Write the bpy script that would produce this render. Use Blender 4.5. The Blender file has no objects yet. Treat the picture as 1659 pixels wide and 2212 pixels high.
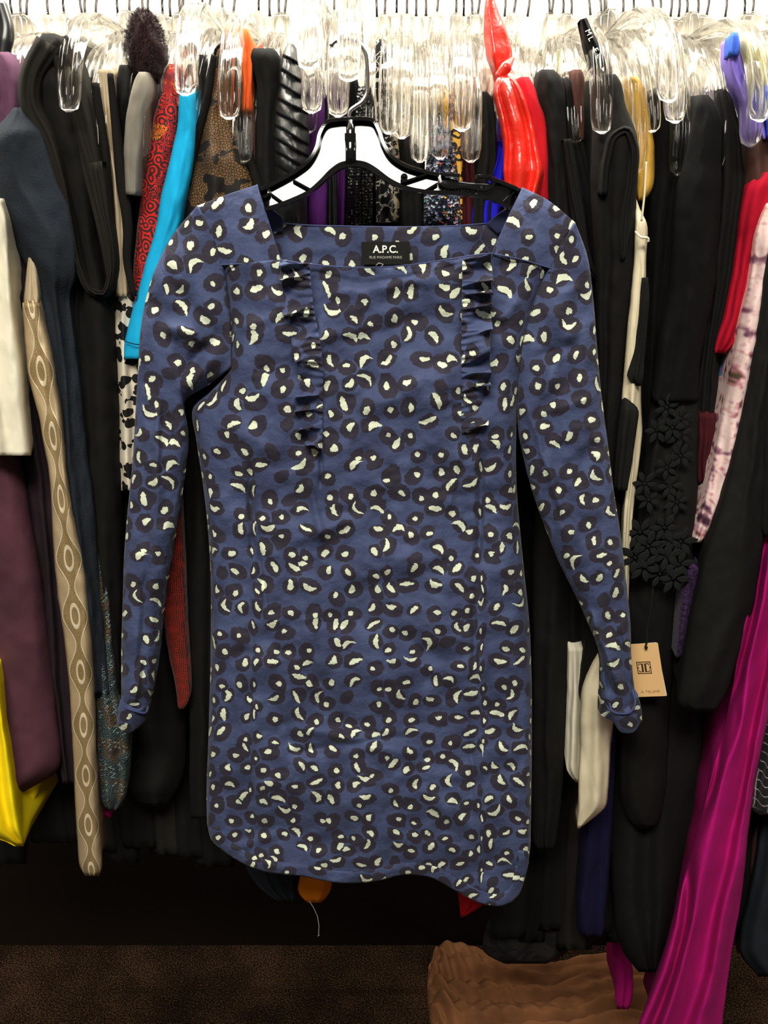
import bpy, bmesh, math, random
import numpy as np
from mathutils import Vector, Matrix
random.seed(7); np.random.seed(7)
SC = bpy.context.scene; COL = SC.collection

# ------------------------------------------------------------------ camera, world, lights, exposure
FPX, PITCH, CAMZ = 1850.0, math.radians(17.0), 1.45
cam = bpy.data.objects.new('camera', bpy.data.cameras.new('camera')); COL.objects.link(cam)
cam.data.sensor_fit = 'VERTICAL'; cam.data.sensor_height = 36.0; cam.data.lens = 36.0*FPX/2212.0
cam.location = (0, 0, CAMZ); cam.rotation_euler = (math.pi/2-PITCH, 0, 0); cam.data.clip_start = 0.02
SC.camera = cam
w = bpy.data.worlds.new('world'); SC.world = w; w.use_nodes = True
w.node_tree.nodes['Background'].inputs[0].default_value = (1.0, 0.93, 0.83, 1); w.node_tree.nodes['Background'].inputs[1].default_value = 0.10
def area(name, loc, rot, sx, sy, power, col):
    l = bpy.data.lights.new(name, 'AREA'); l.shape = 'RECTANGLE'; l.size = sx; l.size_y = sy; l.energy = power; l.color = col
    o = bpy.data.objects.new(name, l); COL.objects.link(o); o.location = loc; o.rotation_euler = rot; return o
area('ceiling_panel_light', (-0.18, -0.62, 2.58), (0, 0, 0), 1.3, 0.62, 54, (1.0, 0.95, 0.86))
area('ceiling_panel_light', (0.0, 1.10, 2.58), (math.radians(4), 0, 0), 2.6, 0.32, 66, (1.0, 0.955, 0.85))
SC.view_settings.view_transform = 'Standard'; SC.view_settings.look = 'None'; SC.view_settings.gamma = 1.0
SC.view_settings.use_curve_mapping = False; SC.view_settings.exposure = 0.55

# ------------------------------------------------------------------ geometry helpers
CP, SP = math.cos(PITCH), math.sin(PITCH)
def WA(u, v, Y):
    """photo pixel arrays -> world points on the vertical plane y = Y"""
    u = np.asarray(u, float); v = np.asarray(v, float); Y = np.asarray(Y, float)
    a = (u-829.5)/FPX; b = -(v-1106.0)/FPX
    dy = CP+b*SP; dz = -SP+b*CP; k = Y/dy
    return np.stack(np.broadcast_arrays(a*k, Y+0*k, CAMZ+dz*k), -1)
def W(u, v, Y): return Vector(WA(u, v, Y).tolist())
def WF(u, v, z):
    """photo pixel -> world point on the horizontal plane z"""
    a = (u-829.5)/FPX; b = -(v-1106.0)/FPX; k = (z-CAMZ)/(-SP+b*CP)
    return Vector((a*k, (CP+b*SP)*k, z))
def hash2(i, j, s):
    return np.modf(np.abs(np.sin(i*127.1+j*311.7+s*74.7)*43758.5453))[0]
def vnoise(x, y, s=0.0):
    x = np.asarray(x, float); y = np.asarray(y, float)
    i = np.floor(x); j = np.floor(y); fx = x-i; fy = y-j; fx = fx*fx*(3-2*fx); fy = fy*fy*(3-2*fy)
    a = hash2(i, j, s); b = hash2(i+1, j, s); c = hash2(i, j+1, s); d = hash2(i+1, j+1, s)
    return (a*(1-fx)+b*fx)*(1-fy)+(c*(1-fx)+d*fx)*fy*1.0-0.5
def fbm(x, y, s=0.0, o=3):
    r = 0; a = 1.0
    for k in range(o): r = r+a*vnoise(x*2**k, y*2**k, s+k*3.3); a *= 0.5
    return r
def finish(me, smooth=True):
    if smooth: me.polygons.foreach_set('use_smooth', [True]*len(me.polygons))
    me.update()
def link(name, verts, faces, mat, parent=None, uv=None, smooth=True, base=True):
    verts = np.asarray(verts, float).reshape(-1, 3)
    if parent is None and base:
        org = np.array([(verts[:, 0].min()+verts[:, 0].max())/2, (verts[:, 1].min()+verts[:, 1].max())/2, verts[:, 2].min()])
    elif parent is not None: org = np.array(worldloc(parent))
    else: org = np.zeros(3)
    me = bpy.data.meshes.new(name); me.from_pydata((verts-org).tolist(), [], [tuple(f) for f in faces])
    if uv is not None:
        l = me.uv_layers.new(name='UVMap'); li = np.zeros(len(me.loops), int); me.loops.foreach_get('vertex_index', li)
        l.data.foreach_set('uv', np.asarray(uv, float)[li].ravel())
    me.materials.append(mat); finish(me, smooth)
    o = bpy.data.objects.new(name, me); COL.objects.link(o)
    if parent is None: o.location = org
    else: o.parent = parent
    return o
def worldloc(o):
    p = Vector(o.location)
    while o.parent: o = o.parent; p = p+Vector(o.location)
    return p
def tag(o, label, cat, group=None, kind=None):
    if label: o['label'] = label
    if cat: o['category'] = cat
    if group: o['group'] = group
    if kind: o['kind'] = kind
    return o
def empty(name, loc):
    o = bpy.data.objects.new(name, None); COL.objects.link(o); o.location = loc; o.empty_display_size = 0.02; return o
def resample(pts, n, smooth=True):
    p = np.asarray(pts, float); d = np.r_[0, np.cumsum(np.hypot(*(p[1:]-p[:-1]).T))]; t = np.linspace(0, d[-1], n)
    if smooth and len(p) > 2:
        m = np.gradient(p, d, axis=0)          # cubic hermite through the points
        i = np.clip(np.searchsorted(d, t, 'right')-1, 0, len(d)-2); h = (d[i+1]-d[i])[:, None]; x = ((t-d[i])/(d[i+1]-d[i]))[:, None]
        return (2*x**3-3*x**2+1)*p[i]+(x**3-2*x**2+x)*h*m[i]+(-2*x**3+3*x**2)*p[i+1]+(x**3-x**2)*h*m[i+1]
    return np.stack([np.interp(t, d, p[:, 0]), np.interp(t, d, p[:, 1])], -1)
def coons(L, R, T, B, nu, nv):
    L = resample(L, nv); R = resample(R, nv); T = resample(T, nu); B = resample(B, nu)
    s = np.linspace(0, 1, nu)[None, :, None]; t = np.linspace(0, 1, nv)[:, None, None]
    P = (1-s)*L[:, None]+s*R[:, None]+(1-t)*T[None]+t*B[None]-((1-s)*(1-t)*T[0]+s*(1-t)*T[-1]+(1-s)*t*B[0]+s*t*B[-1])
    return P, s[..., 0]+0*t[..., 0], t[..., 0]+0*s[..., 0]
def gridfaces(nv, nu, off=0, flip=False):
    F = []
    for j in range(nv-1):
        for i in range(nu-1):
            a = off+j*nu+i; q = (a, a+nu, a+nu+1, a+1); F.append(q[::-1] if flip else q)
    return F
def sheet(name, P, Yf, Yb, mat, parent=None, uv=None):
    """closed cloth volume: front grid at depth Yf, back grid at depth Yb, rims joined"""
    nv, nu = P.shape[:2]
    A = WA(P[..., 0], P[..., 1], Yf).reshape(-1, 3)
    # the back keeps the front's world x and z: it is pushed straight back, never scaled about the lens
    Bk = A.copy(); Bk[:, 1] = np.broadcast_to(Yb, (nv, nu)).ravel()
    V = np.r_[A, Bk]; n = nv*nu
    F = gridfaces(nv, nu)+gridfaces(nv, nu, n, True)
    def strip(idx):
        for a, b in zip(idx[:-1], idx[1:]): F.append((a, b, b+n, a+n))
    strip([i for i in range(nu)][::1]); strip([(nv-1)*nu+i for i in range(nu)][::-1])
    strip([j*nu for j in range(nv)][::-1]); strip([j*nu+nu-1 for j in range(nv)])
    if uv is None: uv = np.stack([A[:, 0], A[:, 2]], -1)
    else: uv = uv.reshape(-1, 2)
    return link(name, V, F, mat, parent, np.r_[uv, uv])
def tube(path, r, n=8, closed=False, cap=True):
    P = [Vector(p) for p in path]; V = []; F = []; m = len(P)
    up = Vector((0.13, 0.21, 0.97)); T0 = None; N = None
    for i, p in enumerate(P):
        if closed: t = P[(i+1) % m]-P[i-1]
        else: t = P[min(i+1, m-1)]-P[max(i-1, 0)]
        t.normalize()
        if N is None:
            N = up.cross(t); N = N.normalized() if N.length > 1e-4 else Vector((1, 0, 0)).cross(t).normalized()
        else: N = (N-t*N.dot(t)).normalized()
        Bn = t.cross(N); rr = r[i] if hasattr(r, '__len__') else r
        for k in range(n):
            a = 2*math.pi*k/n; V.append(p+N*math.cos(a)*rr+Bn*math.sin(a)*rr)
    for i in range(m if closed else m-1):
        for k in range(n):
            a = i*n+k; b = i*n+(k+1) % n; c = ((i+1) % m)*n+(k+1) % n; d = ((i+1) % m)*n+k; F.append((a, b, c, d))
    if cap and not closed: F.append(tuple(range(n))[::-1]); F.append(tuple((m-1)*n+k for k in range(n)))
    return V, F
class MB:
    def __init__(s): s.V = []; s.F = []
    def add(s, V, F):
        o = len(s.V); s.V += [tuple(v) for v in V]; s.F += [tuple(i+o for i in f) for f in F]
    def box(s, c, d, M=None):
        c = Vector(c); V = []
        for x in (-1, 1):
            for y in (-1, 1):
                for z in (-1, 1):
                    q = Vector((x*d[0]/2, y*d[1]/2, z*d[2]/2)); V.append(c+(M @ q if M else q))
        s.add(V, [(0, 1, 3, 2), (4, 6, 7, 5), (0, 4, 5, 1), (2, 3, 7, 6), (0, 2, 6, 4), (1, 5, 7, 3)])
    def build(s, name, mat, parent=None, smooth=False, base=True): return link(name, s.V, s.F, mat, parent, None, smooth, base)
def text_mesh(name, body, size, mat, parent, M, depth=0.0002, sx=1.0, bold=0.0):
    cu = bpy.data.curves.new('t', 'FONT'); cu.body = body; cu.size = size; cu.extrude = depth; cu.align_x = 'CENTER'; cu.align_y = 'CENTER'; cu.offset = bold
    t = bpy.data.objects.new('t', cu); COL.objects.link(t); dg = bpy.context.evaluated_depsgraph_get(); dg.update()
    me = bpy.data.meshes.new_from_object(t.evaluated_get(dg)); bpy.data.objects.remove(t)
    V = [M @ Vector((v.co.x*sx, v.co.y, v.co.z)) for v in me.vertices]; F = [tuple(p.vertices) for p in me.polygons]
    bpy.data.meshes.remove(me)
    return link(name, [tuple(v) for v in V], F, mat, parent, None, False)

# ------------------------------------------------------------------ materials
def lin(c):
    f = lambda x: x/12.92 if x <= 0.04045 else ((x+0.055)/1.055)**2.4
    return tuple(f(x/255.0) for x in c)+(1.0,)
class S:
    nt = None
    def __init__(s, k): s.k = k
    @staticmethod
    def m(op, *a, clamp=False):
        n = S.nt.nodes.new('ShaderNodeMath'); n.operation = op; n.use_clamp = clamp
        for i, x in enumerate(a):
            if isinstance(x, S): S.nt.links.new(x.k, n.inputs[i])
            else: n.inputs[i].default_value = x
        return S(n.outputs[0])
    def __add__(s, o): return S.m('ADD', s, o)
    __radd__ = __add__
    def __mul__(s, o): return S.m('MULTIPLY', s, o)
    __rmul__ = __mul__
    def __sub__(s, o): return S.m('SUBTRACT', s, o)
    def __rsub__(s, o): return S.m('SUBTRACT', o, s)
    def __truediv__(s, o): return S.m('DIVIDE', s, o)
    def lt(s, o, soft): return S.m('DIVIDE', S.m('SUBTRACT', o, s), soft, clamp=True)     # 1 where s<o, soft edge
    def f(s, op, *a): return S.m(op, s, *a)
def sep(sock):
    n = S.nt.nodes.new('ShaderNodeSeparateXYZ'); S.nt.links.new(sock, n.inputs[0]); return [S(o) for o in n.outputs]
def comb(x, y, z=0.0):
    n = S.nt.nodes.new('ShaderNodeCombineXYZ')
    for i, q in enumerate((x, y, z)):
        if isinstance(q, S): S.nt.links.new(q.k, n.inputs[i])
        else: n.inputs[i].default_value = q
    return n.outputs[0]
def noise(vec, scale, detail=2.0, rough=0.5):
    n = S.nt.nodes.new('ShaderNodeTexNoise'); n.inputs['Scale'].default_value = scale; n.inputs['Detail'].default_value = detail; n.inputs['Roughness'].default_value = rough
    S.nt.links.new(vec, n.inputs['Vector']); return n
def voro(vec, scale, rnd=1.0, feature='F1', dims='2D'):
    n = S.nt.nodes.new('ShaderNodeTexVoronoi'); n.voronoi_dimensions = dims; n.feature = feature
    n.inputs['Scale'].default_value = scale; n.inputs['Randomness'].default_value = rnd; S.nt.links.new(vec, n.inputs['Vector']); return n
def mixc(f, a, b):
    n = S.nt.nodes.new('ShaderNodeMix'); n.data_type = 'RGBA'; S.nt.links.new(f.k, n.inputs[0])
    for i, q in ((6, a), (7, b)):
        if isinstance(q, tuple): n.inputs[i].default_value = q
        else: S.nt.links.new(q, n.inputs[i])
    return n.outputs[2]
def ramp(f, stops, const=False):
    n = S.nt.nodes.new('ShaderNodeValToRGB'); S.nt.links.new(f.k, n.inputs[0]); cr = n.color_ramp
    if const: cr.interpolation = 'CONSTANT'
    while len(cr.elements) < len(stops): cr.elements.new(0.5)
    for e, (p, c) in zip(cr.elements, stops): e.position = p; e.color = lin(c)
    return n.outputs[0]
def newmat(name, rough=0.85, sheen=0.0, spec=0.3, metal=0.0):
    m = bpy.data.materials.new(name); m.use_nodes = True; S.nt = m.node_tree; b = m.node_tree.nodes['Principled BSDF']
    b.inputs['Roughness'].default_value = rough; b.inputs['Specular IOR Level'].default_value = spec; b.inputs['Metallic'].default_value = metal
    if sheen: b.inputs['Sheen Weight'].default_value = sheen; b.inputs['Sheen Roughness'].default_value = 0.4
    return m, b
def uvs():
    n = S.nt.nodes.new('ShaderNodeUVMap'); n.uv_map = 'UVMap'; return n.outputs[0]
def objc():
    n = S.nt.nodes.new('ShaderNodeTexCoord'); return n.outputs['Object']
def setc(b, c): S.nt.links.new(c, b.inputs['Base Color'])
def bump(b, h, strength, dist):
    n = S.nt.nodes.new('ShaderNodeBump'); n.inputs['Strength'].default_value = strength; n.inputs['Distance'].default_value = dist
    S.nt.links.new(h.k if isinstance(h, S) else h, n.inputs['Height']); S.nt.links.new(n.outputs[0], b.inputs['Normal'])
def cloth(name, col, rough=0.9, sheen=0.0, var=0.18, scale=9.0, weave=900.0, spec=0.2, bs=0.25, bd=0.0006):
    m, b = newmat(name, rough, 0.25 if 'fur' in name else 0, spec); o = objc(); nz = noise(o, scale, 4.0)
    dark = tuple(c*(1-var) for c in col); lite = tuple(min(255, c*(1+var*0.7)) for c in col)
    setc(b, ramp(S(nz.outputs[0]), [(0.3, dark), (0.7, lite)]))
    bump(b, S(noise(o, weave, 2.0).outputs[0]), bs, bd); return m
def plain(name, col, rough=0.4, spec=0.5, metal=0.0):
    m, b = newmat(name, rough, 0, spec, metal); b.inputs['Base Color'].default_value = lin(col)
    o = objc(); r = S(noise(o, 60, 3.0).outputs[0])*0.15+(rough-0.07); S.nt.links.new(r.k, b.inputs['Roughness']); return m

def leopard_dress():
    m, b = newmat('navy_spotted_cotton', 0.8, 0.08, 0.2); uv = uvs()
    wz = noise(uv, 70, 3.0, 0.6); wx, wy, _ = sep(wz.outputs['Color']); ux, uy, _ = sep(uv)
    px = ux+(wx-0.5)*0.005; py = uy+(wy-0.5)*0.005
    hz = noise(uv, 300, 3.0, 0.65); hx, hy, _ = sep(hz.outputs['Color'])
    v = voro(comb(px, py), 45.0, 0.72); cr, cg, cb = sep(v.outputs['Color']); vx, vy, _ = sep(v.outputs['Position'])
    r4 = (cr*7.31).f('FRACT'); r5 = (cb*9.17+cg).f('FRACT'); r6 = (cg*5.3+cr*3.0).f('FRACT')
    dx = px-vx; dy = py-vy; ang = cr*6.283; ca = ang.f('COSINE'); sa = ang.f('SINE')
    a = dx*ca+dy*sa; c = dy*ca-dx*sa
    ad = a+(r6-0.5)*0.004; cd = c+(r5-0.5)*0.004
    rr = ((ad*ad)*(0.55+r4*0.45)+(cd*cd)*1.25).f('SQRT')+(hx-0.5)*0.0036+(wy-0.5)*0.004
    dark = rr.lt(0.0080+cb*0.0034, 0.0006)
    a2 = a+(r5-0.5)*0.004+(hy-0.5)*0.0042; c2 = c+(a*a)*(r6*190.0-95.0)+(hx-0.5)*0.0042+(r4-0.5)*0.005
    la = 0.0027+cg*cg*0.0070; lb = 0.0027-cg*0.0006+r5*0.0012-(a2/la)*(r6-0.4)*0.0012
    e = (a2/la)*(a2/la)+(c2/lb)*(c2/lb)
    white = e.lt(1.0, 0.12)*S.m('GREATER_THAN', cb, 0.05)
    base = ramp(S(noise(uv, 26, 4.0).outputs[0]), [(0.32, (52, 59, 88)), (0.68, (74, 85, 120))])
    col = mixc(dark*0.9, base, lin((46, 40, 47))); col = mixc(white, col, lin((214, 222, 196)))
    setc(b, col); bump(b, S(noise(uv, 1500, 1.0).outputs[0])*0.035+S(noise(uv, 34, 4.0, 0.55).outputs[0]), 0.75, 0.007); return m
M = {}
M['dress'] = leopard_dress()
M['dress_in'] = cloth('navy_cotton_reverse', (44, 50, 78))
M['seam'] = cloth('navy_seam_thread', (60, 68, 104))
M['black'] = cloth('black_jersey', (18, 16, 14), 0.92, 0.0)
M['charcoal'] = cloth('charcoal_wool', (31, 28, 24), 0.95, 0)
M['softblack'] = cloth('soft_black_crepe', (20, 20, 18), 0.9, 0)
M['velvet'] = cloth('black_velvet', (10, 9, 9), 0.95, 0)
M['satinblack'] = cloth('black_satin', (27, 29, 29), 0.38, 0.0, spec=0.6)
M['ink'] = cloth('dark_ink_knit', (32, 38, 45), 0.95, 0.2, weave=500, bs=0.6, bd=0.001)
M['plumdark'] = cloth('dark_plum_jersey', (36, 25, 31))
M['maroon'] = cloth('plum_maroon_crepe', (78, 46, 56))
M['mauve'] = cloth('mauve_knit', (96, 62, 84))
M['cream'] = cloth('cream_jersey', (226, 220, 196), var=0.05)
M['creamsatin'] = cloth('cream_satin', (226, 214, 180), 0.45, 0, var=0.06, spec=0.5)
M['beige'] = cloth('beige_lining', (190, 172, 142), var=0.08)
M['yellow'] = cloth('bright_yellow_crepe', (250, 222, 14), var=0.06)
M['cyan'] = cloth('turquoise_blue_jersey', (24, 172, 224), var=0.05)
M['royal'] = cloth('royal_blue_jersey', (30, 28, 190), var=0.1)
M['deepblue'] = cloth('deep_navy_blue', (15, 13, 46))
M['purple'] = cloth('purple_wool', (84, 34, 104))
M['red'] = cloth('red_wool', (196, 24, 36), var=0.1)
M['crimson'] = cloth('crimson_wool', (176, 10, 40), var=0.08)
M['wine'] = cloth('wine_velvet', (66, 18, 24), 0.9, 0.3)
M['coral'] = cloth('red_orange_satin', (238, 44, 28), 0.3, 0.0, spec=0.8, weave=220, bs=0.35, bd=0.0015)
M['magenta'] = cloth('magenta_jersey', (178, 16, 112), var=0.08)
M['greywool'] = cloth('grey_wool', (128, 122, 110), var=0.1)
M['brownfur'] = cloth('dark_brown_fur', (46, 28, 30), 1.0, 0.3)
M['brown'] = cloth('dark_brown_crepe', (84, 56, 48))
M['gold'] = cloth('mustard_satin', (214, 168, 70), 0.5, 0, spec=0.5)
M['orange'] = cloth('orange_wool', (226, 124, 12), var=0.08)
M['scarforange'] = cloth('orange_scarf', (244, 108, 50), var=0.15)
M['beigefloor'] = cloth('tan_gauze', (124, 82, 52), var=0.12, scale=20)
M['lavender'] = cloth('lavender_silk', (140, 120, 214))
M['skyblue'] = cloth('blue_silk', (70, 110, 220))
M['paleyellow'] = cloth('pale_yellow_satin', (240, 226, 170), 0.5, 0, spec=0.5)
M['peach'] = plain('peach_card', (226, 184, 128), 0.6, 0.3)
M['cardwhite'] = plain('white_card', (228, 220, 205), 0.6, 0.3)
M['inkprint'] = plain('dark_brown_ink', (58, 44, 20), 0.6)
M['greyprint'] = plain('grey_brown_ink', (150, 110, 70), 0.6)
M['plastic'] = plain('glossy_black_plastic', (12, 12, 12), 0.12, 0.65)
M['chrome'] = plain('chrome_wire', (205, 205, 205), 0.18, 0.5, 1.0)
M['steel'] = plain('brushed_steel_wire', (128, 122, 114), 0.45, 0.5, 0.7)
M['darkmetal'] = plain('dark_steel_wire', (88, 84, 80), 0.3, 0.5, 1.0)
M['blackmetal'] = plain('black_painted_metal', (26, 26, 26), 0.35)
M['labelblack'] = cloth('black_woven_label', (24, 23, 20), 0.8, 0.05)
M['white'] = plain('white_thread_print', (236, 234, 226), 0.7)
M['greythread'] = plain('pale_grey_thread', (168, 168, 160), 0.7)
M['tagstrip'] = plain('pale_green_plastic_strip', (196, 206, 150), 0.4)
def acrylic():
    m, b = newmat('clear_acrylic', 0.04, 0, 0.5); nt = m.node_tree
    b.inputs['Base Color'].default_value = (0.98, 0.965, 0.93, 1); b.inputs['Transmission Weight'].default_value = 1.0; b.inputs['IOR'].default_value = 1.42
    t = nt.nodes.new('ShaderNodeBsdfTransparent'); t.inputs[0].default_value = (0.97, 0.96, 0.94, 1)
    mx = nt.nodes.new('ShaderNodeMixShader'); mx.inputs[0].default_value = 0.62
    out = nt.nodes['Material Output']; nt.links.new(t.outputs[0], mx.inputs[1]); nt.links.new(b.outputs[0], mx.inputs[2]); nt.links.new(mx.outputs[0], out.inputs[0])
    o = objc(); bump(b, S(noise(o, 40, 1.0).outputs[0]), 0.15, 0.003)
    return m
M['acrylic'] = acrylic()
def mat_gold():
    m, b = newmat('gold_brocade', 0.45, 0, 0.6, 0.35); s, t, _ = sep(uvs()); wob = S(noise(uvs(), 3, 2).outputs[0])
    ph = t*6.2832/0.068
    wv = (s-0.5).f('ABSOLUTE')-(0.27+0.17*ph.f('COSINE'))
    line = wv.f('ABSOLUTE').lt(0.035, 0.02)
    outer = wv.lt(0.0, 0.02)
    tt = (t/0.068+0.0); fr = (tt.f('FRACT')-0.0); q = ((fr+0.5).f('FRACT')-0.5)*0.068   # centred on widest point
    e = (((s-0.5)/0.17)*((s-0.5)/0.17)+(q/0.0155)*(q/0.0155)).f('SQRT')
    eye = (e-0.85).f('ABSOLUTE').lt(0.22, 0.1)
    spark = S(noise(comb(s*60.0, t*1600.0), 1.0, 2.0).outputs[0])
    gold = ramp(spark, [(0.35, (104, 84, 52)), (0.55, (160, 134, 90)), (0.68, (250, 226, 172))])
    side = ramp(spark, [(0.3, (160, 134, 98)), (0.7, (230, 206, 166))])
    c = mixc(outer, side, gold); c = mixc(line, c, lin((232, 214, 178))); c = mixc(eye, c, lin((240, 224, 190)))
    setc(b, c); bump(b, line+eye+spark*0.5, 0.5, 0.0012); return m
M['goldbrocade'] = mat_gold()
def mat_paisley():
    m, b = newmat('red_ornament_print', 0.8, 0.1); uv = uvs(); nz = noise(uv, 40, 1.0); x, y, _ = sep(nz.outputs['Color']); ux, uy, _ = sep(uv)
    vec = comb(ux+(x-0.5)*0.01, uy+(y-0.5)*0.01); v = voro(vec, 85, 0.9); d = S(v.outputs['Distance'])
    rings = (d*20.0).f('SINE'); sq = S(noise(vec, 260, 0.0).outputs[0]); curl = (sq*30.0).f('SINE')
    cc = sep(v.outputs['Color'])
    f = S.m('GREATER_THAN', rings, 0.1)*S.m('GREATER_THAN', cc[0], 0.45)+S.m('GREATER_THAN', curl, 0.35)*S.m('LESS_THAN', cc[0], 0.45)
    c = mixc(f, lin((62, 30, 34)), lin((206, 38, 30)))
    band = S.m('GREATER_THAN', S(noise(uv, 30, 0.0).outputs[0]), 0.70)
    c = mixc(band*S.m('GREATER_THAN', curl, -0.3), c, lin((208, 120, 36))); setc(b, c); return m
M['paisley'] = mat_paisley()
def mat_leopard():
    m, b = newmat('yellow_leopard_print', 0.5, 0, 0.5); uv = uvs(); nz = noise(uv, 120, 2.0); x, y, _ = sep(nz.outputs['Color']); ux, uy, _ = sep(uv)
    v = voro(comb((ux+(x-0.5)*0.006)*0.8, uy+(y-0.5)*0.006), 105, 0.9); d = S(v.outputs['Distance'])
    f = S.m('GREATER_THAN', d, 0.18)*S.m('LESS_THAN', d, 0.44); c = mixc(f, lin((242, 190, 74)), lin((40, 30, 26))); setc(b, c); return m
M['leopard'] = mat_leopard()
def mat_tweed():
    m, b = newmat('multicolour_boucle', 1.0, 0.2, 0.1); uv = uvs(); v = voro(uv, 420, 1.0); r, g, bb = sep(v.outputs['Color'])
    c = ramp(r, [(0.0, (22, 26, 44)), (0.3, (40, 50, 84)), (0.42, (190, 192, 206)), (0.56, (24, 26, 40)), (0.72, (120, 130, 160)), (0.86, (24, 26, 40)), (0.92, (226, 90, 60)), (0.95, (230, 190, 60)), (0.975, (40, 140, 110))], True)
    setc(b, c); bump(b, S(v.outputs['Distance']), 1.0, 0.003); return m
M['tweed'] = mat_tweed()
def mat_tealknit():
    m, b = newmat('teal_brown_open_knit', 1.0, 0.2, 0.15); uv = uvs(); ux, uy, _ = sep(uv)
    base = ramp(S(noise(uv, 38, 3.0).outputs[0]), [(0.3, (26, 44, 48)), (0.5, (46, 66, 66)), (0.6, (84, 66, 42)), (0.75, (40, 30, 22))])
    l = ((ux*700.0+(uy*900.0).f('SINE')*1.5).f('SINE')); sp = S.m('GREATER_THAN', l, 0.8)*S.m('GREATER_THAN', S(noise(uv, 60, 1.0).outputs[0]), 0.5)
    c = mixc(sp*0.7, base, lin((150, 170, 172))); setc(b, c); bump(b, S(voro(uv, 500).outputs['Distance']), 1.0, 0.003); return m
M['tealknit'] = mat_tealknit()
def mat_redweave():
    m, b = newmat('red_black_woven', 0.9, 0.1, 0.2); uv = uvs(); ux, uy, _ = sep(uv); nz = noise(uv, 90, 2.0); x, y, _ = sep(nz.outputs['Color'])
    a = ((ux+uy)*1500.0+x*9.0).f('SINE'); c2 = ((ux-uy)*1500.0+y*9.0).f('SINE'); f = S.m('GREATER_THAN', a*c2+(x-0.5)*1.2, 0.08)
    setc(b, mixc(f, lin((58, 32, 26)), lin((170, 44, 30)))); bump(b, f, 0.6, 0.001); return m
M['redweave'] = mat_redweave()
def mat_lacebrown():
    m, b = newmat('brown_black_lace', 0.7, 0, 0.3); uv = uvs(); v = voro(uv, 380, 1.0, 'DISTANCE_TO_EDGE'); n = S(noise(uv, 36, 3.0).outputs[0])
    mesh = S.m('LESS_THAN', S(v.outputs['Distance']), 0.12); flo = S.m('GREATER_THAN', n, 0.53)
    tan = ramp(S(noise(uv, 18, 1.0).outputs[0]), [(0.35, (78, 56, 36)), (0.65, (128, 96, 54))])
    c = mixc(S.m('MAXIMUM', mesh, flo), tan, lin((26, 21, 18))); setc(b, c); bump(b, mesh+flo, 0.8, 0.0015); return m
M['lacebrown'] = mat_lacebrown()
def mat_laceblack(name, bg, fl=0.5, sc=70):
    m, b = newmat(name, 0.7, 0, 0.3); uv = uvs(); nz = noise(uv, sc, 2.0); v = voro(uv, sc, 1.0); d = S(v.outputs['Distance'])
    f = S.m('MAXIMUM', d.lt(0.36, 0.02)*S.m('GREATER_THAN', S(nz.outputs[0]), 0.42), S.m('GREATER_THAN', S(nz.outputs[0]), fl+0.1))
    setc(b, mixc(f, lin(bg), lin((20, 18, 18)))); bump(b, f, 0.8, 0.001); return m
M['creamlace'] = mat_laceblack('cream_with_black_flowers', (216, 206, 184), 0.5, 70)
M['beigelace'] = mat_laceblack('beige_under_black_lace', (170, 156, 130), 0.42, 130)
def mat_sequin():
    m, b = newmat('black_sequins', 0.3, 0, 0.7); uv = uvs(); v = voro(uv, 330, 0.6); r, g, bb = sep(v.outputs['Color'])
    f = S.m('GREATER_THAN', r, 0.86)*S(v.outputs['Distance']).lt(0.3, 0.1); setc(b, mixc(f, lin((20, 20, 20)), lin((170, 165, 158)))); bump(b, S(v.outputs['Distance']), 1, 0.002); return m
M['sequin'] = mat_sequin()
def mat_floral():
    m, b = newmat('pink_mirrored_print', 0.6, 0, 0.3); uv = uvs(); x, y, _ = sep(uv)
    mx = ((x/0.06).f('FRACT')-0.5).f('ABSOLUTE')*2.0; n = S(noise(comb(mx, y*26.0), 2.1, 2.0, 0.55).outputs[0])
    c = ramp(n, [(0.30, (70, 46, 58)), (0.38, (150, 104, 122)), (0.46, (234, 200, 196)), (0.55, (240, 214, 206)), (0.62, (206, 140, 150)), (0.68, (98, 84, 62)), (0.8, (60, 42, 54))]); setc(b, c); return m
M['floral'] = mat_floral()
def mat_multi(name, stops, sc):
    m, b = newmat(name, 0.8, 0.1); setc(b, ramp(S(noise(uvs(), sc, 2.0).outputs[0]), stops, True)); return m
M['turqprint'] = mat_multi('turquoise_brown_print', [(0, (30, 26, 26)), (0.42, (104, 66, 48)), (0.5, (44, 176, 172)), (0.64, (80, 48, 40))], 46)
M['plaidred'] = mat_multi('red_orange_plaid', [(0, (120, 40, 44)), (0.45, (170, 48, 48)), (0.56, (206, 130, 60)), (0.62, (140, 40, 44))], 90)
M['pinkspark'] = mat_multi('pink_blue_spangles', [(0, (200, 70, 150)), (0.42, (60, 90, 170)), (0.5, (40, 150, 150)), (0.58, (150, 70, 160)), (0.68, (230, 150, 190))], 160)
M['purplespark'] = mat_multi('purple_spangles', [(0, (28, 18, 40)), (0.5, (66, 34, 80)), (0.62, (30, 24, 52)), (0.7, (120, 70, 130))], 260)
M['mosaic'] = mat_multi('black_white_lace', [(0, (20, 20, 20)), (0.52, (200, 196, 186)), (0.6, (26, 24, 24))], 120)
def mat_stripes():
    m, b = newmat('white_red_stripes', 0.8, 0.1); x, y, _ = sep(uvs()); f = S.m('LESS_THAN', (y/0.062+0.35).f('FRACT'), 0.22)
    setc(b, mixc(f, lin((206, 200, 196)), lin((176, 20, 28)))); return m
M['stripes'] = mat_stripes()
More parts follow.
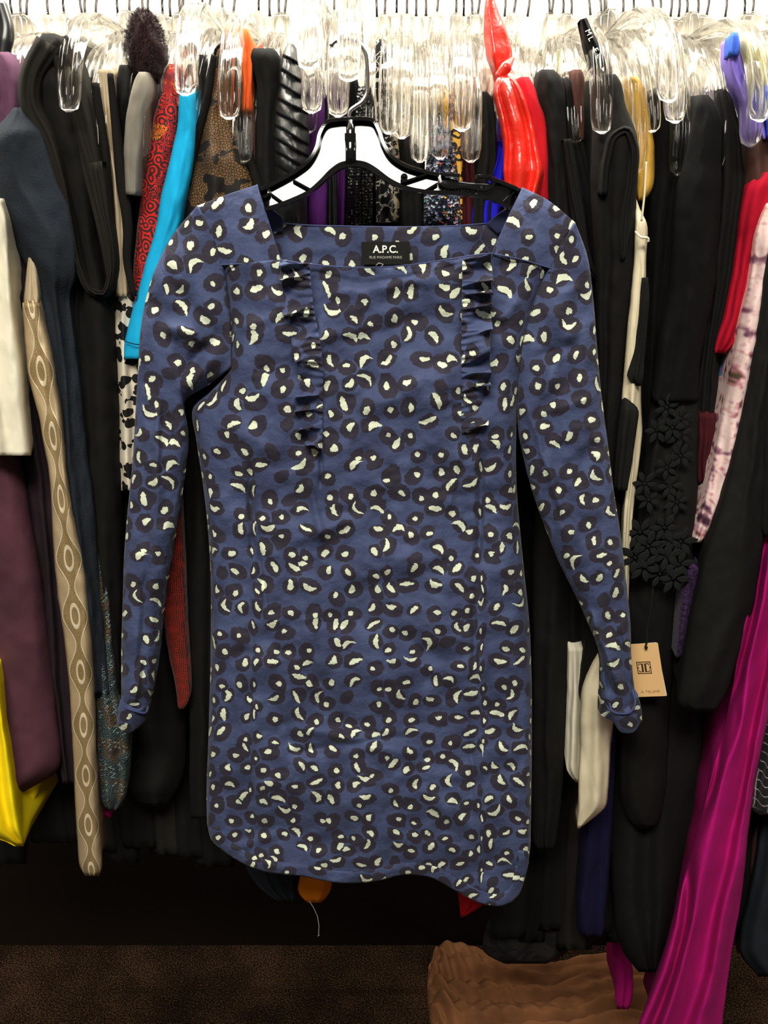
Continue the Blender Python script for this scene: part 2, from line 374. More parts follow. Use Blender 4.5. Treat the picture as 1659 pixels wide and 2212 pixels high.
def mat_plaid():
    m, b = newmat('black_plaid', 0.9, 0.1); x, y, _ = sep(uvs())
    f = S.m('MAXIMUM', S.m('LESS_THAN', (x/0.011).f('FRACT'), 0.12), S.m('LESS_THAN', (y/0.013).f('FRACT'), 0.12)); n = S(noise(uvs(), 300).outputs[0])
    setc(b, mixc(f*n, lin((24, 24, 25)), lin((190, 188, 184)))); return m
M['plaid'] = mat_plaid()
def mat_carpet():
    m, b = newmat('dark_brown_carpet', 1.0, 0, 0.02); o = objc(); n = S(noise(o, 300, 2.0, 0.7).outputs[0]); n2 = S(noise(o, 9, 3.0).outputs[0])
    c = ramp(n*0.75+n2*0.25, [(0.36, (10, 6, 4)), (0.5, (34, 24, 17)), (0.62, (84, 62, 46))]); setc(b, c); bump(b, n, 0.9, 0.006); return m
M['carpet'] = mat_carpet()
def mat_wall():
    m, b = newmat('white_painted_wall', 0.9, 0, 0.2); o = objc(); setc(b, ramp(S(noise(o, 3, 3).outputs[0]), [(0.3, (226, 220, 206)), (0.7, (236, 231, 219))])); bump(b, S(noise(o, 260, 2).outputs[0]), 0.2, 0.001); return m
M['wall'] = mat_wall()
M['ceiling'] = plain('white_ceiling_tile', (225, 222, 214), 0.9, 0.2)
M['blackpaint'] = plain('black_painted_board', (30, 23, 18), 0.95, 0.02)

# ------------------------------------------------------------------ the setting
WALLY = 1.53
def slab(name, lo, hi, mat):
    mb = MB(); mb.box([(a+b)/2 for a, b in zip(lo, hi)], [b-a for a, b in zip(lo, hi)]); o = mb.build(name, mat); o['kind'] = 'structure'; return o
slab('floor', (-2.2, -2.6, -0.05), (2.2, WALLY+0.1, 0.0), M['carpet'])
slab('wall_back', (-2.2, WALLY, 0.395), (2.2, WALLY+0.1, 2.62), M['wall'])
slab('ceiling', (-2.2, -2.6, 2.62), (2.2, WALLY+0.1, 2.7), M['ceiling'])
slab('baseboard_back', (-2.2, WALLY-0.02, 0.0), (2.2, WALLY+0.1, 0.395), M['blackpaint'])
slab('trim_1', (-2.2, WALLY-0.028, 0.387), (2.2, WALLY, 0.397), M['blackmetal'])

# rack
RY, RZ = 1.115, 1.770
rack = empty('clothes_rack', (0, RY, 0))
tag(rack, 'long metal clothes rack carrying the packed row of garments', 'rack')
def rtube(name, path, r, mat, parent, n=12): V, F = tube(path, r, n); return link(name, V, F, mat, parent)
rtube('rail', [(-1.35, RY, RZ-0.0125), (1.35, RY, RZ-0.0125)], 0.0125, M['chrome'], rack, 20)
for sx in (-1, 1):
    rtube('upright', [(sx*1.33, RY, 0.03), (sx*1.33, RY, RZ-0.0125)], 0.016, M['blackmetal'], rack, 16)
    rtube('foot', [(sx*1.33, RY-0.28, 0.018), (sx*1.33, RY+0.28, 0.018)], 0.018, M['blackmetal'], rack, 16)
p0 = W(45, 1776, 1.42)
mb = MB(); mb.box((0, RY+0.25, p0.z+0.012), (2.66, 0.012, 0.008)); mb.build('lower_bar', M['blackpaint'], rack)

# ------------------------------------------------------------------ clear hangers
def sweep_arm(sg):
    ctrl = [(0.0, -0.100), (0.03, -0.100), (0.07, -0.106), (0.11, -0.116), (0.145, -0.130), (0.172, -0.150), (0.190, -0.176), (0.200, -0.205), (0.204, -0.232)]
    P = resample(ctrl, 26); P[-3] = P[-4]*.45+P[-1]*.55; P[-2] = P[-4]*.15+P[-1]*.85; V = []; F = []
    prof = [(-1, -.6), (-.92, .2), (-.8, .85), (-.62, 1.0), (-.45, .85), (-.36, .45), (-.2, .45), (-.12, .95), (.12, .95), (.2, .45), (.36, .45), (.45, .85), (.62, 1.0), (.8, .85), (.92, .2), (1, -.6), (.8, -1), (.4, -.75), (-.4, -.75), (-.8, -1)]
    n = len(prof)
    for i, (y, z) in enumerate(P):
        t = P[min(i+1, 25)]-P[max(i-1, 0)]; t /= np.hypot(*t); nrm = (-t[1], t[0]); k = i/25
        hw = 0.0085+0.0025*min(1, k*2); hh = 0.0062+0.002*math.sin(k*math.pi)
        if k > 0.88: q = math.sqrt(max(0.01, 1-((k-0.88)/0.12)**2)); hw *= 0.12+0.88*q; hh *= 0.12+0.88*q
        for (a, b) in prof: V.append((a*hw, sg*(y+nrm[0]*b*hh), z+nrm[1]*b*hh))
    for i in range(25):
        for k in range(n):
            a = i*n+k; b = i*n+(k+1) % n; q = (a, b, b+n, a+n); F.append(q if sg > 0 else q[::-1])
    F.append(tuple(range(n)) if sg < 0 else tuple(range(n))[::-1]); F.append(tuple(25*n+k for k in range(n))[::-1] if sg < 0 else tuple(25*n+k for k in range(n)))
    return V, F
def hanger_body():
    mb = MB(); mb.add(*sweep_arm(-1)); mb.add(*sweep_arm(1))
    # centre block: ribbed upright boss
    for (z0, z1, hx, hy) in ((-0.118, -0.066, 0.0085, 0.026),):
        prof = []
        for k in range(24):
            a = 2*math.pi*k/24; r = 1+0.05*(k % 2); prof.append((hx*r*np.sign(math.cos(a))*abs(math.cos(a))**.6, hy*r*np.sign(math.sin(a))*abs(math.sin(a))**.6))
        V = []; zz = [z0, z0+0.004, z1-0.005, z1]; sc = [0.85, 1, 1, 0.8]
        for z, s_ in zip(zz, sc):
            for (x, y) in prof: V.append((x*s_, y*s_, z))
        F = [(i*24+k, i*24+(k+1) % 24, (i+1)*24+(k+1) % 24, (i+1)*24+k) for i in range(3) for k in range(24)]
        F += [tuple(range(24))[::-1], tuple(72+k for k in range(24))]; mb.add(V, F)
    V, F = tube([(0, 0, -0.068), (0, 0, -0.060)], 0.0048, 12); mb.add(V, F)
    return mb
def hook_path(): 
    P = [(0, 0, -0.062), (0, 0, -0.05), (0, 0.006, -0.038), (0, 0.0155, -0.026), (0, 0.0165, -0.012)]
    for k in range(1, 10):
        a = math.radians(k*22.0); P.append((0, 0.0165*math.cos(a), -0.0125+0.0146*math.sin(a)))
    P.append((0, -0.0165, -0.024)); return P
h0 = empty('clear_hanger', (0, RY, RZ))
hb = hanger_body(); b0 = link('hanger_body', hb.V, hb.F, M['acrylic'], h0); b0.data.transform(Matrix.Translation(worldloc(h0)))
V, F = tube(hook_path(), 0.0014, 8); k0 = link('hook', V, F, M['steel'], h0); k0.data.transform(Matrix.Translation(worldloc(h0)))
V, F = tube(hook_path(), 0.0013, 8); k1 = link('hook', V, F, M['darkmetal'], h0); k1.data.transform(Matrix.Translation(worldloc(h0)))
darkhook = k1.data; bpy.data.objects.remove(k1)
hn = [0]
def hanger(x, tiltdeg=0, yaw=0, roll=0, label=None, dark=False, scale=(1, 1, 1)):
    if hn[0] == 0: o = h0
    else: o = h0.copy(); COL.objects.link(o)
    if hn[0]:
        for ch in (b0, k0): c = ch.copy(); COL.objects.link(c); c.parent = o; (setattr(c, 'data', darkhook) if dark and ch is k0 else None)
    hn[0] += 1
    o.location = (x, RY, RZ); o.rotation_euler = (math.radians(tiltdeg), math.radians(roll), math.radians(yaw)); o.scale = scale
    for k in ('label', 'category', 'group'):
        if k in o: del o[k]
    if label: tag(o, label, 'hanger')
    else: tag(o, 'clear plastic hanger packed in the crowded middle of the rail', 'hanger', 'clear hangers crowded on the rail')
    return o
# hangers whose near tips show: tip pixel (u, v)
TIPS = [(184, 260, 'clear hanger whose tip points down beside the big black hood'), (233, 350, 'clear hanger with low tip left of the grey wool sleeve'),
 (289, 368, 'clear hanger whose lowest tip sits under the grey wool sleeve'), (322, 340, 'clear hanger between the grey wool sleeve and red patterned garment'),
 (419, 235, 'clear hanger tip in front of the bright cyan shoulder'), (512, 272, 'clear hanger right of the brown lace shoulder, upper one'),
 (540, 352, 'clear hanger with long low tip right of the brown lace'), (676, 198, 'clear hanger tip above the purple garment right of black satin'),
 (704, 262, 'clear hanger tip with frosted end just right of purple garment'), (737, 268, 'clear hanger tip right beside the small purple shoulder'),
 (862, 297, 'clear hanger, left of the pair of tips right of black hanger'), (888, 305, 'clear hanger, right of the upper pair of tips beside lace'),
 (911, 350, 'clear hanger, left of the lower pair of tips by tweed'), (936, 344, 'clear hanger touching the colourful tweed, right of its pair'),
 (1013, 292, 'clear hanger right of the leopard print, shorter tip'), (1031, 350, 'clear hanger with long tip between leopard print and blue'),
 (1284, 296, 'clear hanger tip between the two black shoulders'), (1392, 245, 'clear hanger in upper right, leftmost of the three arcs'),
 (1436, 278, 'clear hanger in upper right, middle of the three arcs'), (1386, 372, 'clear hanger over the mustard satin, low tip'),
 (1460, 378, 'clear hanger in front of black velvet, lowest tip on right'), (1575, 372, 'clear hanger half hidden behind the black velvet edge'),
 (1598, 276, 'clear hanger near the right edge, upper tip of two'), (1625, 320, 'clear hanger near the right edge, lower tip of two')]
tipx = []
for i, (u, v, lab) in enumerate(TIPS):
    Yt = RY-0.205; p = W(u, v, Yt); z0 = RZ-0.232; t = math.degrees(math.asin(max(-0.4, min(0.4, (z0-p.z)/0.205))))
    tipx.append(p.x); hanger(p.x, t, random.uniform(-3, 3), 0, lab, i % 5 == 0)
# hanger that carries the spotted dress's hook: its arm passes through the hook loop
pk = W(757, 100, 0.90)
hanger(pk.x, -13.0, 0, 0, 'clear hanger whose arm carries the spotted dress hook', False, (1, 1.1, 1)); tipx.append(pk.x)
x = -0.60
while x < 0.62:
    if min(abs(x-q) for q in tipx) > 0.006: hanger(x, random.uniform(-9, 3), random.uniform(-5, 5), random.uniform(-8, 8), None, random.random() < 0.3, (1, 0.7, 1))
    x += random.uniform(0.0125, 0.0175)

# ------------------------------------------------------------------ garments on the rack
def garment(name, label, cat, rows, Y, mat, depth=0.22, folds=(0.004, 2.0), bulge=None, rise=0.022, parent=None, group=None, uvmode='m', seed=None, step=9, thinback=0.5, roundness=0.5, twist=0.0, cols=None, diag=None):
    rows = sorted(rows); R = np.array([r[:3] for r in rows], float); seed = random.random()*50 if seed is None else seed
    v0, v1 = R[0, 0], R[-1, 0]; nv = max(6, int((v1-v0)/step)+1); vv = np.linspace(v0, v1, nv)
    l = np.interp(vv, R[:, 0], R[:, 1]); r = np.interp(vv, R[:, 0], R[:, 2])
    for _ in range(2):
        l[1:-1] = (l[:-2]+2*l[1:-1]+l[2:])/4; r[1:-1] = (r[:-2]+2*r[1:-1]+r[2:])/4
    wob = np.clip((r-l)/40, 0, 1)*np.clip((vv-v0)/60, 0, 1)*2.6; l = l+wob*(fbm(vv/70, 0*vv, seed, 3)); r = r+wob*(fbm(vv/70, 0*vv+9, seed, 3))
    maxw = (r-l).max(); nu = cols or int(min(90, max(13, maxw/4)))
    s = np.linspace(0, 1, nu)[None, :]; U = l[:, None]+(r-l)[:, None]*s; VV = vv[:, None]+0*s
    wm = (r-l)[:, None]*0.0005
    bl = np.minimum(0.028, wm*0.5) if bulge is None else bulge+0*wm
    Yf = Y-bl*(np.maximum(0, 1-(2*s-1)**2)**roundness)
    amp, nf = folds; k = vv[:, None]/260.0
    ph = fbm(s*1.5, k, seed, 2)*2.5
    env = np.clip((vv[:, None]-v0)/160+0.25, 0, 1)*np.clip(wm/0.02, 0.2, 1)
    Yf = Yf+amp*env*(np.sin((s*nf+twist*k)*2*math.pi+ph*1.4)+0.25*np.sin(s*nf*1.7*2*math.pi+ph*2.6+seed))
    Yf = Yf+0.003*fbm(s*4, k*6, seed+3, 3)*np.clip(wm/0.02, 0.2, 1)
    if diag is not None:
        pt, sl, am, va, vb = diag; q = (VV-sl*(U-l[:, None])+9*vnoise(VV/50, U/60, seed))/pt; q = q-np.floor(q)
        Yf = Yf-am*(q**0.6*(1-np.clip((q-0.85)/0.15, 0, 1)))*np.clip(wm/0.02, 0.2, 1)*np.clip((VV-va)/20, 0, 1)*np.clip((vb-VV)/40, 0, 1)*(0.4+0.6*np.sin(math.pi*s)**.5)
    Fp = WA(U, VV, Yf)
    if uvmode == 'm': uvf = np.stack([Fp[..., 0]+seed, Fp[..., 2]+seed], -1)
    else:
        d = np.r_[0, np.cumsum(np.linalg.norm(Fp[1:, nu//2]-Fp[:-1, nu//2], axis=1))]
        uvf = np.stack([s+0*k, d[:, None]+0*s], -1)
    xl, xr, z = Fp[:, 0, 0], Fp[:, -1, 0], Fp[:, nu//2, 2]; xc = (xl+xr)/2; hw = np.minimum((xr-xl)/2*thinback, 0.008)
    zz = z+rise*np.exp(-(vv-v0)/70.0); yb = Y+depth; y1 = Y+min(0.03, depth*0.2); y2 = Y+min(0.09, depth*0.5)
    def P(x, y, z_): return np.stack([x, np.full(nv, y), z_], -1)[:, None]
    back = np.concatenate([P(xr*.6+(xc+hw)*.4, y1, z+0.2*(zz-z)), P(xc+hw, y2, z+.5*(zz-z)), P(xc+hw*.8, yb, zz), P(xc-hw*.8, yb, zz), P(xc-hw, y2, z+.5*(zz-z)), P(xl*.6+(xc-hw)*.4, y1, z+0.2*(zz-z))], 1)
    ring = np.concatenate([Fp, back], 1); n = ring.shape[1]
    uvb = np.repeat(uvf[:, -1:], 6, 1)
    UV = np.concatenate([uvf, uvb], 1).reshape(-1, 2)
    V = ring.reshape(-1, 3); F = []
    for j in range(nv-1):
        for i in range(n):
            a = j*n+i; b = j*n+(i+1) % n; F.append((a, a+n, b+n, b))
    F.append(tuple(range(n))); F.append(tuple((nv-1)*n+i for i in range(n))[::-1])
    o = link(name, V, F, mat, parent, UV)
    if parent is None: tag(o, label, cat, group)
    elif label: o['label'] = label
    return o
G = garment
# --- left end
G('mauve_jumper', 'mauve knitted jumper at the upper left edge behind black cowl', 'jumper', [(112, -40, 18), (135, -40, 38), (180, -40, 52), (240, -40, 52), (330, -40, 40), (600, -40, 40)], 0.95, M['mauve'])
G('navy_knit_top', 'dark slate blue knitted top with wide flaring sleeve at left edge', 'top', [(232, 30, 52), (260, 8, 75), (300, -40, 100), (400, -40, 128), (440, -20, 150), (520, 25, 165), (600, 70, 165), (640, 84, 150), (800, 100, 170), (1100, 130, 205), (1400, 165, 230), (1500, 185, 235)], 0.905, M['ink'], folds=(0.004, 1.5))
G('cream_blouse', 'cream jersey top hanging at the far left edge', 'top', [(430, -50, 4), (470, -50, 16), (560, -50, 22), (700, -50, 36), (850, -50, 52), (975, -50, 66), (984, -50, 67)], 0.88, M['cream'], folds=(0.004, 2))
G('dark_plum_dress', 'dark plum dress hanging between cream top and gold brocade', 'dress', [(470, 0, 60), (640, 10, 84), (800, 30, 100), (1000, 52, 122), (1200, 68, 140), (1400, 88, 150), (1600, 118, 162), (1692, 134, 166)], 0.925, M['plumdark'], folds=(0.005, 2))
G('maroon_skirt', 'long plum maroon skirt with raw diagonal hem at lower left', 'skirt', [(960, -60, 30), (1000, -60, 46), (1200, -60, 84), (1400, -60, 112), (1600, -60, 132), (1660, -60, 134), (1690, -60, 90), (1716, -60, 40)], 0.915, M['maroon'], folds=(0.004, 1.2))
G('striped_top', 'white top with red stripes showing as a sliver at left', 'top', [(1020, 38, 60), (1100, 40, 78), (1200, 60, 92), (1280, 78, 92)], 0.935, M['stripes'])
G('yellow_dress', 'bright yellow dress draping below the maroon skirt at lower left', 'dress', [(1440, -60, -4), (1480, -60, 3), (1560, -60, 14), (1650, -60, 28), (1740, -60, 42), (1800, -60, 52), (1815, 18, 54), (1828, 32, 50)], 0.88, M['yellow'], folds=(0.007, 2.2))
G('yellow_skirt', 'second yellow skirt hem just behind the yellow dress', 'skirt', [(1690, 20, 90), (1712, 24, 84), (1740, 24, 72), (1765, 30, 60), (1790, 30, 46)], 0.94, M['yellow'])
gold = G('gold_brocade_garment', 'narrow gold metallic brocade garment with wave and eye pattern', 'dress', [(655, 48, 84), (700, 50, 98), (800, 58, 118), (900, 84, 134), (1000, 104, 142), (1060, 110, 150), (1120, 112, 160), (1200, 118, 180), (1300, 126, 190), (1318, 130, 192), (1400, 140, 200), (1500, 150, 204), (1600, 157, 208), (1700, 161, 212), (1800, 165, 217), (1870, 170, 222), (1888, 180, 222), (1892, 184, 214)], 0.885, M['goldbrocade'], uvmode='st', folds=(0.002, 1), bulge=0.012, depth=0.05)
G('lining', 'pale beige lining', None, [(545, 62, 76), (600, 56, 84), (655, 50, 88), (668, 52, 84)], 0.892, M['beige'], parent=gold, depth=0.1)
# black cowl tank: neckline loop facing us, built as body + thick edges
cowl = G('black_cowl_dress', 'large black jersey dress with cowl hood and long hanging neckline loop', 'dress', [(72, 92, 118), (90, 78, 138), (130, 66, 152), (190, 52, 168), (240, 56, 180), (300, 78, 196), (400, 112, 212), (500, 140, 226), (600, 165, 238), (660, 160, 246), (800, 150, 258), (1000, 150, 262), (1250, 178, 266), (1450, 215, 270), (1520, 228, 268)], 0.93, M['black'], folds=(0.007, 1.3))
def edge(name, pts, Yarr, rad, mat, parent, n=40):
    P = resample(pts, n); Ys = np.interp(np.linspace(0, 1, n), np.linspace(0, 1, len(Yarr)), Yarr); rr = np.interp(np.linspace(0, 1, n), np.linspace(0, 1, len(rad)), rad)
    V, F = tube([tuple(q) for q in WA(P[:, 0], P[:, 1], Ys)], list(rr), 12); return link(name, V, F, mat, parent)
def fold_strip(name, pts, widths, Y, mat, parent, depth=0.03):
    """a folded band of cloth following a centre line; widths in px"""
    P = resample(pts, 50); w_ = np.interp(np.linspace(0, 1, 50), np.linspace(0, 1, len(widths)), widths)
    t = np.gradient(P, axis=0); t /= np.hypot(t[:, 0], t[:, 1])[:, None]; nn = np.stack([-t[:, 1], t[:, 0]], -1)
    s = np.linspace(-1, 1, 15)[None, :, None]; Q = P[:, None]+nn[:, None]*s*w_[:, None, None]*0.5
    Y = np.interp(np.linspace(0, 1, 50), np.linspace(0, 1, len(Y)), Y)[:, None] if hasattr(Y, '__len__') else Y
    Yf = Y-0.007*np.sqrt(np.maximum(0, 1-s[..., 0]**2))+0.002*np.sin(s[..., 0]*7+np.linspace(0, 6, 50)[:, None])+0*Q[..., 0]
    return sheet(name, Q, Yf, Y+depth, mat, parent)
fold_strip('neckline_edge', [(105, 92), (66, 165), (62, 215), (100, 300), (130, 400), (152, 500), (170, 580), (200, 632), (222, 636), (237, 600), (238, 540), (222, 450), (205, 350)], [60, 50, 44, 40, 34, 26, 18, 14, 14, 14, 16, 30, 34], 0.90, M['charcoal'], cowl)
fold_strip('shoulder_fold', [(120, 84), (150, 170), (178, 280), (205, 400), (226, 520), (236, 600)], [50, 52, 48, 40, 26, 12], 0.905, M['charcoal'], cowl)
G('black_straight_dress', 'straight black dress right of the cowl dress, hem above knit', 'dress', [(700, 175, 250), (1000, 190, 268), (1300, 205, 275), (1500, 225, 290), (1640, 230, 300)], 0.955, M['black'])
G('teal_knit_garment', 'teal and brown open knit garment with metallic threads at lower left', 'jumper', [(1165, 208, 213), (1220, 200, 226), (1300, 200, 236), (1400, 203, 243), (1500, 206, 252), (1580, 208, 286), (1660, 210, 282), (1720, 214, 272), (1745, 222, 262), (1752, 232, 250)], 0.91, M['tealknit'], folds=(0.003, 2))
G('long_black_coat', 'black coat with rounded hem hanging behind the teal knit', 'coat', [(1000, 250, 330), (1400, 255, 390), (1560, 262, 402), (1650, 262, 404), (1700, 260, 390), (1742, 310, 360)], 0.97, M['softblack'], folds=(0.004, 1.2), thinback=0.4)
G('black_lace_floral_dress', 'cream dress scattered with black lace flowers left of spotted sleeve', 'dress', [(636, 246, 292), (700, 248, 292), (800, 246, 300), (900, 248, 305), (1000, 252, 310), (1060, 258, 312)], 0.935, M['creamlace'])
cs = G('cream_black_piped_dress', 'narrow cream dress edged in black piping above lace flowers', 'dress', [(150, 212, 236), (250, 220, 244), (380, 238, 262), (480, 244, 270), (560, 246, 272), (640, 250, 274)], 0.925, M['beige'])
edge('piping', [(238, 160), (262, 380), (276, 500), (274, 560), (290, 640)], [0.915, 0.91], [0.003, 0.006, 0.003], M['black'], cs)
edge('piping', [(205, 180), (228, 330), (240, 480), (244, 600)], [0.915, 0.912], [0.004, 0.003], M['black'], cs)
G('turquoise_print_top', 'turquoise and brown printed top peeking beside the black cowl', 'top', [(255, 202, 212), (300, 199, 222), (400, 205, 224), (500, 222, 234), (560, 226, 236)], 0.945, M['turqprint'])
G('black_velvet_trim_dress', 'black dress with narrow straps between beige and red prints', 'dress', [(340, 262, 300), (420, 268, 304), (520, 270, 304), (640, 270, 298), (700, 262, 296)], 0.948, M['velvet'])
# fur pompom
def fur_pompom():
    pc = W(315, 98, 0.935); V = []; F = []
    bm = bmesh.new(); bmesh.ops.create_icosphere(bm, subdivisions=4, radius=1.0)
    for v in bm.verts:
        n = v.co.copy(); k = 1+0.09*math.sin(9*n.x+3)*math.sin(7*n.z+1)+0.05*math.sin(23*n.x)*math.cos(19*n.z)
        v.co = pc+Vector((n.x*0.0180*k*(1.12 if n.z < 0 else .92), n.y*0.024*k, n.z*0.030*k))
    V = [tuple(v.co) for v in bm.verts]; F = [tuple(q.index for q in f.verts) for f in bm.faces]; bm.free()
    t = link('fur_collar', V, F, M['brownfur']); tag(t, 'dark brown fluffy fur collar rising above the grey wool sleeve', 'collar')
    mb = MB()
    for i in range(5200):
        n = Vector((random.gauss(0, 1), random.gauss(0, 1), random.gauss(0, 1))).normalized(); p = pc+Vector((n.x*0.0182*(1.1 if n.z < 0 else .92), n.y*0.024, n.z*0.030))
        d = (n+Vector((random.gauss(0, .35), random.gauss(0, .35), random.gauss(0, .35)-.2))).normalized(); sd = n.cross(Vector((random.random(), random.random(), 1))).normalized()*0.00025
        L = random.uniform(0.003, 0.006); mb.add([p-sd, p+sd, p+d*L], [(0, 1, 2)])
    h = mb.build('fur', M['brownfur'], t); h['kind'] = 'stuff'
fur_pompom()
G('dark_fur_jacket', 'dark jacket body below the brown fur collar', 'jacket', [(140, 258, 345), (180, 250, 345), (260, 240, 322), (400, 250, 320), (600, 255, 310)], 0.955, M['velvet'])
G('grey_wool_coat', 'soft grey wool coat sleeve below the brown fur collar', 'coat', [(155, 300, 314), (165, 292, 322), (200, 282, 322), (260, 270, 306), (330, 266, 300), (370, 268, 298), (420, 270, 296)], 0.905, M['greywool'], folds=(0.001, 1))
G('plaid_scarf_top', 'muted red and orange plaid top peeking above the red print', 'top', [(138, 365, 392), (150, 356, 400), (175, 350, 400), (230, 350, 396)], 0.94, M['plaidred'], rise=0.0, depth=0.12)
G('indigo_top', 'small indigo shoulder between plaid and red printed garments', 'top', [(164, 368, 378), (172, 356, 382), (200, 350, 384), (290, 350, 386)], 0.955, M['lavender'], rise=0.0, depth=0.12)
G('red_print_dress', 'red dress printed with dark curling ornaments beside cyan sleeve', 'dress', [(198, 352, 380), (215, 344, 384), (260, 330, 385), (300, 324, 386), (340, 314, 380), (400, 304, 362), (500, 296, 346), (600, 286, 326), (700, 284, 312), (800, 284, 308), (900, 290, 312)], 0.935, M['paisley'], folds=(0.001, 1))
cy = G('cyan_sleeved_top', 'bright cyan top with long sleeve ending in a stitched hem', 'top', [(190, 394, 408), (200, 386, 415), (270, 384, 420), (310, 376, 420), (350, 366, 416), (400, 354, 408), (450, 344, 398), (500, 334, 386), (560, 316, 360), (640, 294, 340), (735, 270, 320), (742, 269, 320), (775, 265, 316)], 0.92, M['cyan'], folds=(0.001, 1), depth=0.3)
edge('hem_stitch', [(270, 737), (285, 742), (312, 746)], [0.909, 0.90, 0.905], [0.0005, 0.0005], M['deepblue'], cy)
G('black_fringed_top', 'black top with fuzzy edge between the cyan and lace garments', 'top', [(118, 430, 440), (135, 428, 450), (180, 424, 458), (260, 420, 450), (400, 410, 440), (520, 400, 440)], 0.965, M['velvet'])
lc = G('brown_lace_dress', 'brown and black lace dress with spiky trimmed shoulder', 'dress', [(96, 478, 492), (104, 468, 504), (150, 460, 506), (200, 452, 500), (260, 440, 500), (320, 424, 520), (380, 410, 545), (440, 400, 560), (520, 395, 570)], 0.94, M['lacebrown'], folds=(0.003, 2))
edge('lace_edging', [(462, 120), (448, 210), (425, 300), (405, 400)], [0.932, 0.93], [0.003, 0.004, 0.005], M['black'], lc)
edge('lace_edging', [(507, 115), (505, 200), (520, 280), (548, 370), (560, 410)], [0.932, 0.93], [0.003, 0.004, 0.005], M['black'], lc)
mb = MB()
for k in range(26):
    a = math.pi*k/25; p = W(486-22*math.cos(a), 118-22*math.sin(a), 0.935); bm = bmesh.new(); bmesh.ops.create_icosphere(bm, subdivisions=1, radius=random.uniform(.0012, .0022)); mb.add([p+v.co for v in bm.verts], [tuple(q.index for q in f.verts) for f in bm.faces]); bm.free()
mb.build('trimming', M['black'], lc, True)['kind'] = 'stuff'
G('orange_scarf', 'orange and yellow silk scarf knotted over hangers above peach blouse', 'scarf', [(62, 522, 534), (72, 514, 542), (100, 510, 545), (130, 514, 548), (180, 522, 545), (240, 520, 540)], 0.94, M['scarforange'], rise=0.0, depth=0.12)
G('sheer_brown_blouse', 'sheer peach brown blouse behind clear hanger tips right of lace', 'blouse', [(135, 520, 545), (180, 518, 554), (260, 516, 556), (340, 528, 558), (430, 540, 566)], 0.955, M['brown'])
G('black_halter_top', 'matte black top with wide folded shoulder left of pleated satin', 'top', [(104, 548, 590), (112, 534, 604), (125, 538, 606), (150, 545, 606), (175, 556, 604), (230, 554, 600), (320, 552, 598), (420, 552, 600), (500, 552, 600)], 0.94, M['softblack'], folds=(0.002, 1.5))
sb = G('pleated_satin_dress', 'black satin dress with diagonal twisted pleats at its shoulder', 'dress', [(94, 622, 632), (110, 612, 640), (150, 604, 648), (190, 602, 660), (230, 594, 667), (300, 590, 668), (380, 592, 666), (440, 590, 664), (500, 592, 664)], 0.93, M['satinblack'], folds=(0.002, 1), diag=(30, 0.55, 0.0085, 100, 385), step=3, cols=44)
G('purple_wool_dress', 'purple wool dress right of the pleated black satin dress', 'dress', [(172, 676, 690), (180, 664, 696), (230, 660, 702), (300, 662, 704), (400, 664, 708), (500, 664, 708)], 0.96, M['purple'], folds=(0.001, 1), rise=0.0, depth=0.12)
G('small_purple_top', 'small purple shoulder poking up right of the purple dress', 'top', [(152, 722, 738), (160, 716, 744), (185, 716, 746), (300, 718, 748), (520, 712, 750)], 0.98, M['purple'], rise=0.0, depth=0.12)
G('dark_grey_top', 'dark grey shiny top behind clear tips above the black hanger', 'top', [(205, 705, 716), (215, 698, 722), (300, 698, 726), (500, 700, 730)], 0.965, M['satinblack'])
G('black_square_top', 'small plain black shoulder just left of the dress hook', 'top', [(172, 746, 772), (180, 742, 776), (300, 742, 776), (520, 742, 776)], 0.985, M['black'], rise=0.0, depth=0.12)
G('sequinned_black_dress', 'black dress with silver beads right of the dress hook', 'dress', [(186, 776, 800), (198, 768, 806), (260, 766, 812), (380, 750, 812), (500, 750, 815)], 0.968, M['sequin'])
G('black_white_lace_dress', 'black and white lace dress rising between clear hangers at centre', 'dress', [(84, 814, 824), (100, 810, 836), (200, 812, 840), (230, 816, 846), (300, 812, 850), (480, 812, 850)], 0.94, M['mosaic'])
G('beige_lace_dress', 'beige dress under black netting right of the silver beaded one', 'dress', [(215, 826, 846), (240, 820, 852), (320, 818, 862), (480, 815, 862)], 0.955, M['beigelace'])
G('black_tube_dress', 'slim black dress left of the tweed under clear hanger tips', 'dress', [(290, 862, 885), (310, 856, 916), (420, 856, 920), (520, 856, 920)], 0.975, M['softblack'])
G('tweed_jacket', 'multicoloured navy and white boucle tweed jacket', 'jacket', [(216, 944, 952), (240, 940, 962), (290, 932, 974), (340, 922, 984), (400, 918, 992), (470, 915, 996), (510, 915, 996)], 0.945, M['tweed'], folds=(0.001, 1), rise=0.0, depth=0.12)
G('leopard_blouse', 'yellow leopard print satin blouse beside the tweed jacket', 'blouse', [(198, 958, 974), (208, 950, 984), (240, 954, 992), (300, 962, 998), (380, 972, 1000), (500, 976, 1000)], 0.955, M['leopard'], folds=(0.001, 1), rise=0.0, depth=0.12)
G('wine_velvet_dress', 'dark wine red velvet dress right of the leopard print', 'dress', [(186, 992, 1000), (200, 988, 1008), (280, 992, 1020), (500, 992, 1036)], 0.97, M['wine'])
G('black_shift_dress', 'plain black dress between wine velvet and royal blue', 'dress', [(198, 1038, 1052), (208, 1034, 1064), (260, 1034, 1072), (340, 1034, 1072), (400, 1026, 1064), (500, 1020, 1060)], 0.952, M['softblack'])
G('royal_blue_top', 'royal blue top left of the shiny red orange satin', 'top', [(256, 1068, 1090), (264, 1066, 1094), (330, 1070, 1096), (370, 1052, 1092), (420, 1030, 1090), (464, 1018, 1078), (500, 1018, 1078)], 0.96, M['royal'])
